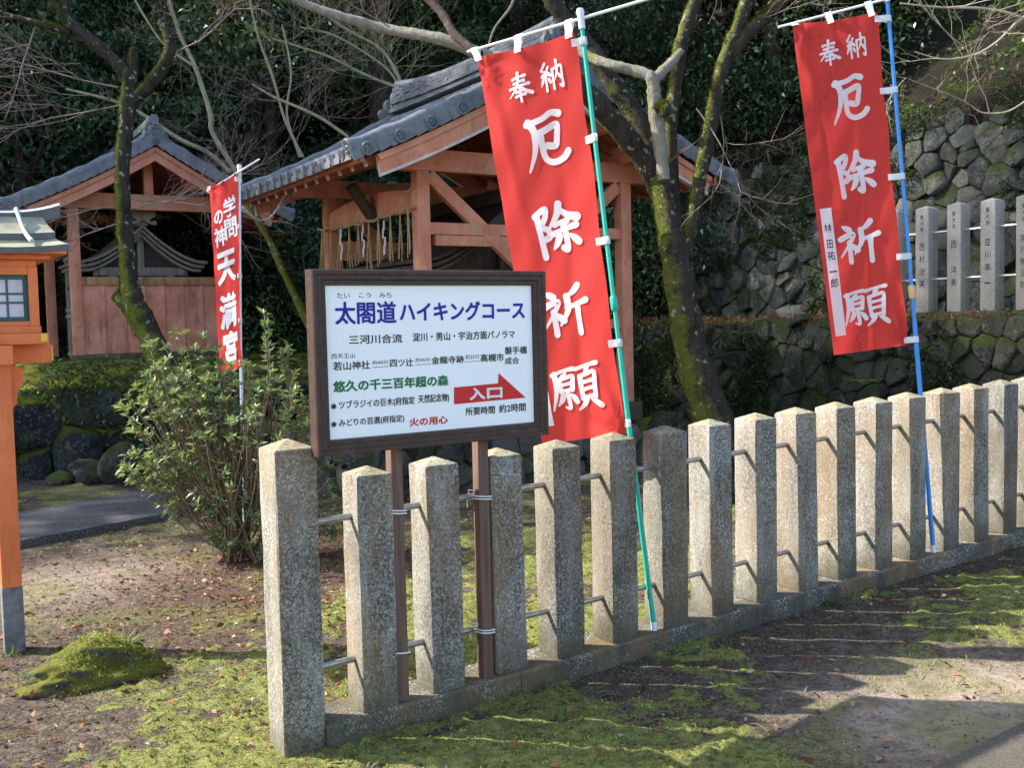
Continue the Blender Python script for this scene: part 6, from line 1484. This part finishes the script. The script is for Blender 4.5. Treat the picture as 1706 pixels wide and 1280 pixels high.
V, F_, t = leaf_cloud(P, RNG.uniform(.008, .017, len(P)), (0, 0, 1), 1, .35, RNG, dr, np.clip(RNG.normal(.5, .22, len(P)) + 1.6 * (fbm(P[:, 0] * 9, P[:, 1] * 9, 89, 3) - .5), 0, 1)); mesh_np("moss_cover", V, F_, MAT['moss'], rk, t)
mk_ = (nv_[pick][:, 2] > .6) & (RNG.random(len(pick)) < .010); PL = cv_[pick][mk_] + [0, 0, .008]; dl_ = RNG.normal(size=(len(PL), 3)); dl_[:, 2] *= .25; V, F_, t = leaf_cloud(PL, RNG.uniform(.015, .04, len(PL)), (0, 0, 0), 1, .55, RNG, dl_); mesh_np("fallen_leaves", V, F_, MAT['leaf_litter'], rk, t)
def tuft(label, loc, n, L, seed):
    rnd = random.Random(seed); V_, F_, T_q = [], [], []
    for _ in range(n):
        a = rnd.uniform(0, 2 * pi); d = Vector((math.cos(a), math.sin(a), 0)); ll = L * rnd.uniform(.5, 1.1); s_ = d.cross(Vector((0, 0, 1))) * rnd.uniform(.0025, .0045); b0 = Vector((rnd.uniform(-.03, .03), rnd.uniform(-.02, .02), 0)); b = len(V_); le = rnd.uniform(.3, 1.0)
        for f in (0, .35, .7, 1):
            p = b0 + d * ll * f * le + Vector((0, 0, ll * (f - .75 * le * f * f))); wd = s_ * (1 - f * .93); V_ += [tuple(p - wd), tuple(p + wd)]
        for i in range(3): F_.append((b + 2 * i, b + 2 * i + 1, b + 2 * i + 3, b + 2 * i + 2))
        T_q += [rnd.random()] * 8
    o = mesh_np("grass_tuft", V_, F_, MAT['grass'], None, T_q); o.location = loc; return tag(o, label, "grass")
tuft("dark green grass tuft growing on top of the mossy boulder", RB + Vector((.14, .02, .135)), 46, .17, 1)
tuft("small grass tuft at the back of the mossy boulder", RB + Vector((-.10, .22, .08)), 18, .12, 2)
tuft("grass tuft at the foot of the orange lantern's post", LB + Vector((.02, -.09, .02)), 22, .10, 3)
tuft("grass tuft against the fence plinth below the eleventh pillar", fp(2.66, .05, .0), 40, .10, 4)
for i, (px_, py_) in enumerate(((1385, 960), (1640, 915))): pass
# stones at the foot of the boulder wall
rnd = random.Random(41)
for k, (px_, py_, sx, lb) in enumerate(((100, 806, .16, "pale flat stone at the left foot of the boulder wall"), (152, 798, .24, "long mossy stone at the foot of the boulder wall"), (205, 770, .34, "sloping mossy slab leaning on the boulder wall"))):
    b = at(px_, py_, 10.9 - k * .1); bm = bmesh.new(); bmesh.ops.create_icosphere(bm, subdivisions=3, radius=1)
    for v_ in bm.verts:
        c_ = v_.co; n1 = float(fbm(np.array([c_.x * 1.6 + 3 * k]), np.array([c_.y * 1.6 + c_.z * 2]), 91 + k, 3)[0]); v_.co = Vector((c_.x * sx, c_.y * sx * .7, c_.z * sx * .5)) * (.65 + .7 * n1)
    me = bpy.data.meshes.new("loose_stone"); bm.to_mesh(me); bm.free(); me.materials.append(MAT['rock']); me.polygons.foreach_set("use_smooth", [True] * len(me.polygons)); me.set_sharp_from_angle(angle=R(50)); o = link(bpy.data.objects.new("loose_stone", me)); o.location = (b.x, b.y, .06 + .08 * k); o.rotation_euler = (0, .3 * k, k); tag(o, lb, "stone")

# ================================================================== GROUND COVER
def free(x, y):
    """ground that is not under fence, paving, lantern or path"""
    n_ = nn(x, y); t_ = tt(x, y); k = ~((n_ < .03) & (n_ > -.21) & (t_ > -.17)); k &= ~((np.abs(x - LB.x) < .05) & (np.abs(y - LB.y) < .05)); k &= ~((t_ < -.15) & (t_ > -.33) & (n_ < .01) & (n_ > -.17))
    k &= ~((y - 3.40) < (x - 1.365) * .70 + .0) | (x < .55)
    return k
n = 760000; X_ = RNG.uniform(-3.3, 4.2, n); Y_ = RNG.uniform(2.9, 7.9, n); w_ = moss_f(X_, Y_); film_ = .10 * sstep(.45, .60, fbm(X_ * 3.1, Y_ * 3.1, 66, 4)) + .30 * sstep(.52, .62, fbm(X_ * 30, Y_ * 30, 68, 3)) * sstep(.44, .56, w_)
near = np.clip(1.35 - (Y_ - 3.0) * .20, .25, 1)
k = (RNG.random(n) < np.clip(sstep(.53, .68, w_) * sstep(.36, .52, fbm(X_ * 26, Y_ * 26, 69, 3)) * .75 + film_, 0, 1) * near) & free(X_, Y_); X_, Y_, w_ = X_[k], Y_[k], w_[k]; Z_ = gz(X_, Y_)
P = np.stack([X_, Y_, Z_ - .003], 1); t = np.clip(RNG.normal(.45, .24, len(P)) + 1.6 * (fbm(X_ * 5, Y_ * 5, 95, 4) - .48), 0, 1)
V, F_, t = leaf_cloud(P, RNG.uniform(.006, .015, len(P)), (0, 0, .8), .9, .42, RNG, None, t)
tag(mesh_np("moss", V, F_, MAT['moss'], None, t), "cushions of bright yellow-green moss on the ground", "moss", kind="stuff")
n = 110000; X_ = RNG.uniform(-3.6, 3.8, n); Y_ = RNG.uniform(2.9, 9.0, n); w_ = spots(X_, Y_, LITTER_SPOTS) * .9 + .14 + .22 * (X_ < -.6)
k = (RNG.random(n) < np.clip(w_, 0, .8) * .42) & free(X_, Y_); X_, Y_ = X_[k], Y_[k]; P = np.stack([X_, Y_, gz(X_, Y_) + RNG.uniform(.002, .018, len(X_))], 1)
dr = RNG.normal(size=(len(P), 3)); dr[:, 2] *= .28; V, F_, t = leaf_cloud(P, .008 + .042 * RNG.random(len(P)) ** 2.2, (0, 0, 0), 1, .55, RNG, dr)
tag(mesh_np("fallen_leaves", V, F_, MAT['leaf_litter'], None, t), "dry brown fallen leaves, thickest under the shrub", "fallen leaves", kind="stuff")
def pebbles(P, size):
    base = np.array([(1, 0, 0), (-1, 0, 0), (0, 1, 0), (0, -1, 0), (0, 0, .7), (0, 0, -.7)], float); tri = np.array([(0, 2, 4), (2, 1, 4), (1, 3, 4), (3, 0, 4), (2, 0, 5), (1, 2, 5), (3, 1, 5), (0, 3, 5)])
    n = len(P); a = RNG.uniform(0, 2 * pi, n); ca, sa = np.cos(a), np.sin(a); B = base[None] * RNG.uniform(.6, 1.3, (n, 6, 1)) * size[:, None, None] * np.array([1, .75, .8])
    V = np.stack([B[..., 0] * ca[:, None] - B[..., 1] * sa[:, None], B[..., 0] * sa[:, None] + B[..., 1] * ca[:, None], B[..., 2]], -1) + P[:, None]
    return V.reshape(-1, 3), (tri[None] + 6 * np.arange(n)[:, None, None]).reshape(-1, 3), np.repeat(RNG.random(n), 6)
n = 60000; X_ = RNG.uniform(-3.2, 4.2, n); Y_ = RNG.uniform(2.9, 8.2, n); nf = nn(X_, Y_); tf = tt(X_, Y_)
w_ = .13 + .55 * np.exp(-((nf - .14) / .16) ** 2) * (tf > -.3) + .35 * np.exp(-((nf + .35) / .2) ** 2) * (tf > -.3) + .10 * (X_ < -1)
k = (RNG.random(n) < w_ * .55) & free(X_, Y_); X_, Y_ = X_[k], Y_[k]; P = np.stack([X_, Y_, gz(X_, Y_) + .001], 1); V, F_, t = pebbles(P, .0025 + .0065 * RNG.random(len(P)) ** 2)
tag(mesh_np("gravel", V, F_, MAT['gravel'], None, t, smooth=False), "small grey gravel and grit scattered along the near fence", "gravel", kind="stuff")
m = MB(); rnd = random.Random(61)
for _ in range(420):
    x, y = rnd.uniform(-3, 3.6), rnd.uniform(3.0, 7.0)
    if not free(np.array([x]), np.array([y]))[0]: continue
    a = rnd.uniform(0, pi); L = rnd.uniform(.03, .13); z = gz1(x, y) + .006; m.tube([(x, y, z), (x + math.cos(a) * L * .5, y + math.sin(a) * L * .5, z + .008), (x + math.cos(a + .3) * L, y + math.sin(a + .3) * L, gz1(x + math.cos(a) * L, y + math.sin(a) * L) + .005)], [.0018, .0017, .0012], 4, cap=False)
tag(m.build("fallen_twigs", MAT['stem'], None, sharp=180), "thin brown twigs scattered on the soil", "twigs", kind="stuff")
n = 5200; X_ = RNG.uniform(-3.2, 4.2, n); Y_ = RNG.uniform(3.0, 8.0, n); nf = nn(X_, Y_); k = (RNG.random(n) < .10 + .5 * np.exp(-((nf - .10) / .10) ** 2) + .3 * np.exp(-((nf + .30) / .15) ** 2)) & free(X_, Y_) & (fbm(X_ * 3, Y_ * 3, 111, 3) > .46); X_, Y_ = X_[k], Y_[k]
P = np.repeat(np.stack([X_, Y_, gz(X_, Y_)], 1), 4, 0) + RNG.normal(size=(4 * len(X_), 3)) * [.012, .012, 0]; V, F_, t = leaf_cloud(P, RNG.uniform(.02, .05, len(P)), (0, 0, 1.0), .6, .16)
tag(mesh_np("grass", V, F_, MAT['grass'], None, t), "thin short grass blades along the near fence's foot", "grass", kind="stuff")
n = 700; f = RNG.uniform(0, 1, n); s = RNG.uniform(-.4, 2.5, n); x = -1.95 * f; hs_ = 1.99
P = np.stack([np.full(n, 0.)] * 3, 1); uc_ = (2.235 + .123) / 2
for i in range(n):
    p = mid(uc_ + x[i], s[i], 3.18 - .62 * abs(x[i]) + .058 * x[i] ** 2 + .045 + RNG.uniform(0, .02)); P[i] = p
dr = RNG.normal(size=(n, 3)); dr[:, 2] *= .3; k = fbm(f * 5, s * 2, 121, 3) > .5; V, F_, t = leaf_cloud(P[k], RNG.uniform(.025, .055, int(k.sum())), (0, 0, 0), 1, .5, RNG, dr[k])
tag(mesh_np("roof_litter", V, F_, MAT['leaf_litter'], None, t), "dry leaves caught on the larger shelter's left roof slope", "fallen leaves", kind="stuff")
cbl = MB(); a = at(404, 345, 9.6); b = at(478, 318, 10.4); q = [a.lerp(b, i / 10) + Vector((0, 0, -.20 * math.sin(pi * i / 10))) for i in range(11)]
cbl.tube([tuple(p) for p in q], .007, 6); tag(cbl.build("cable", MAT['white_paint'], None), "thin white cable sagging from the larger shelter's far eave", "cable")
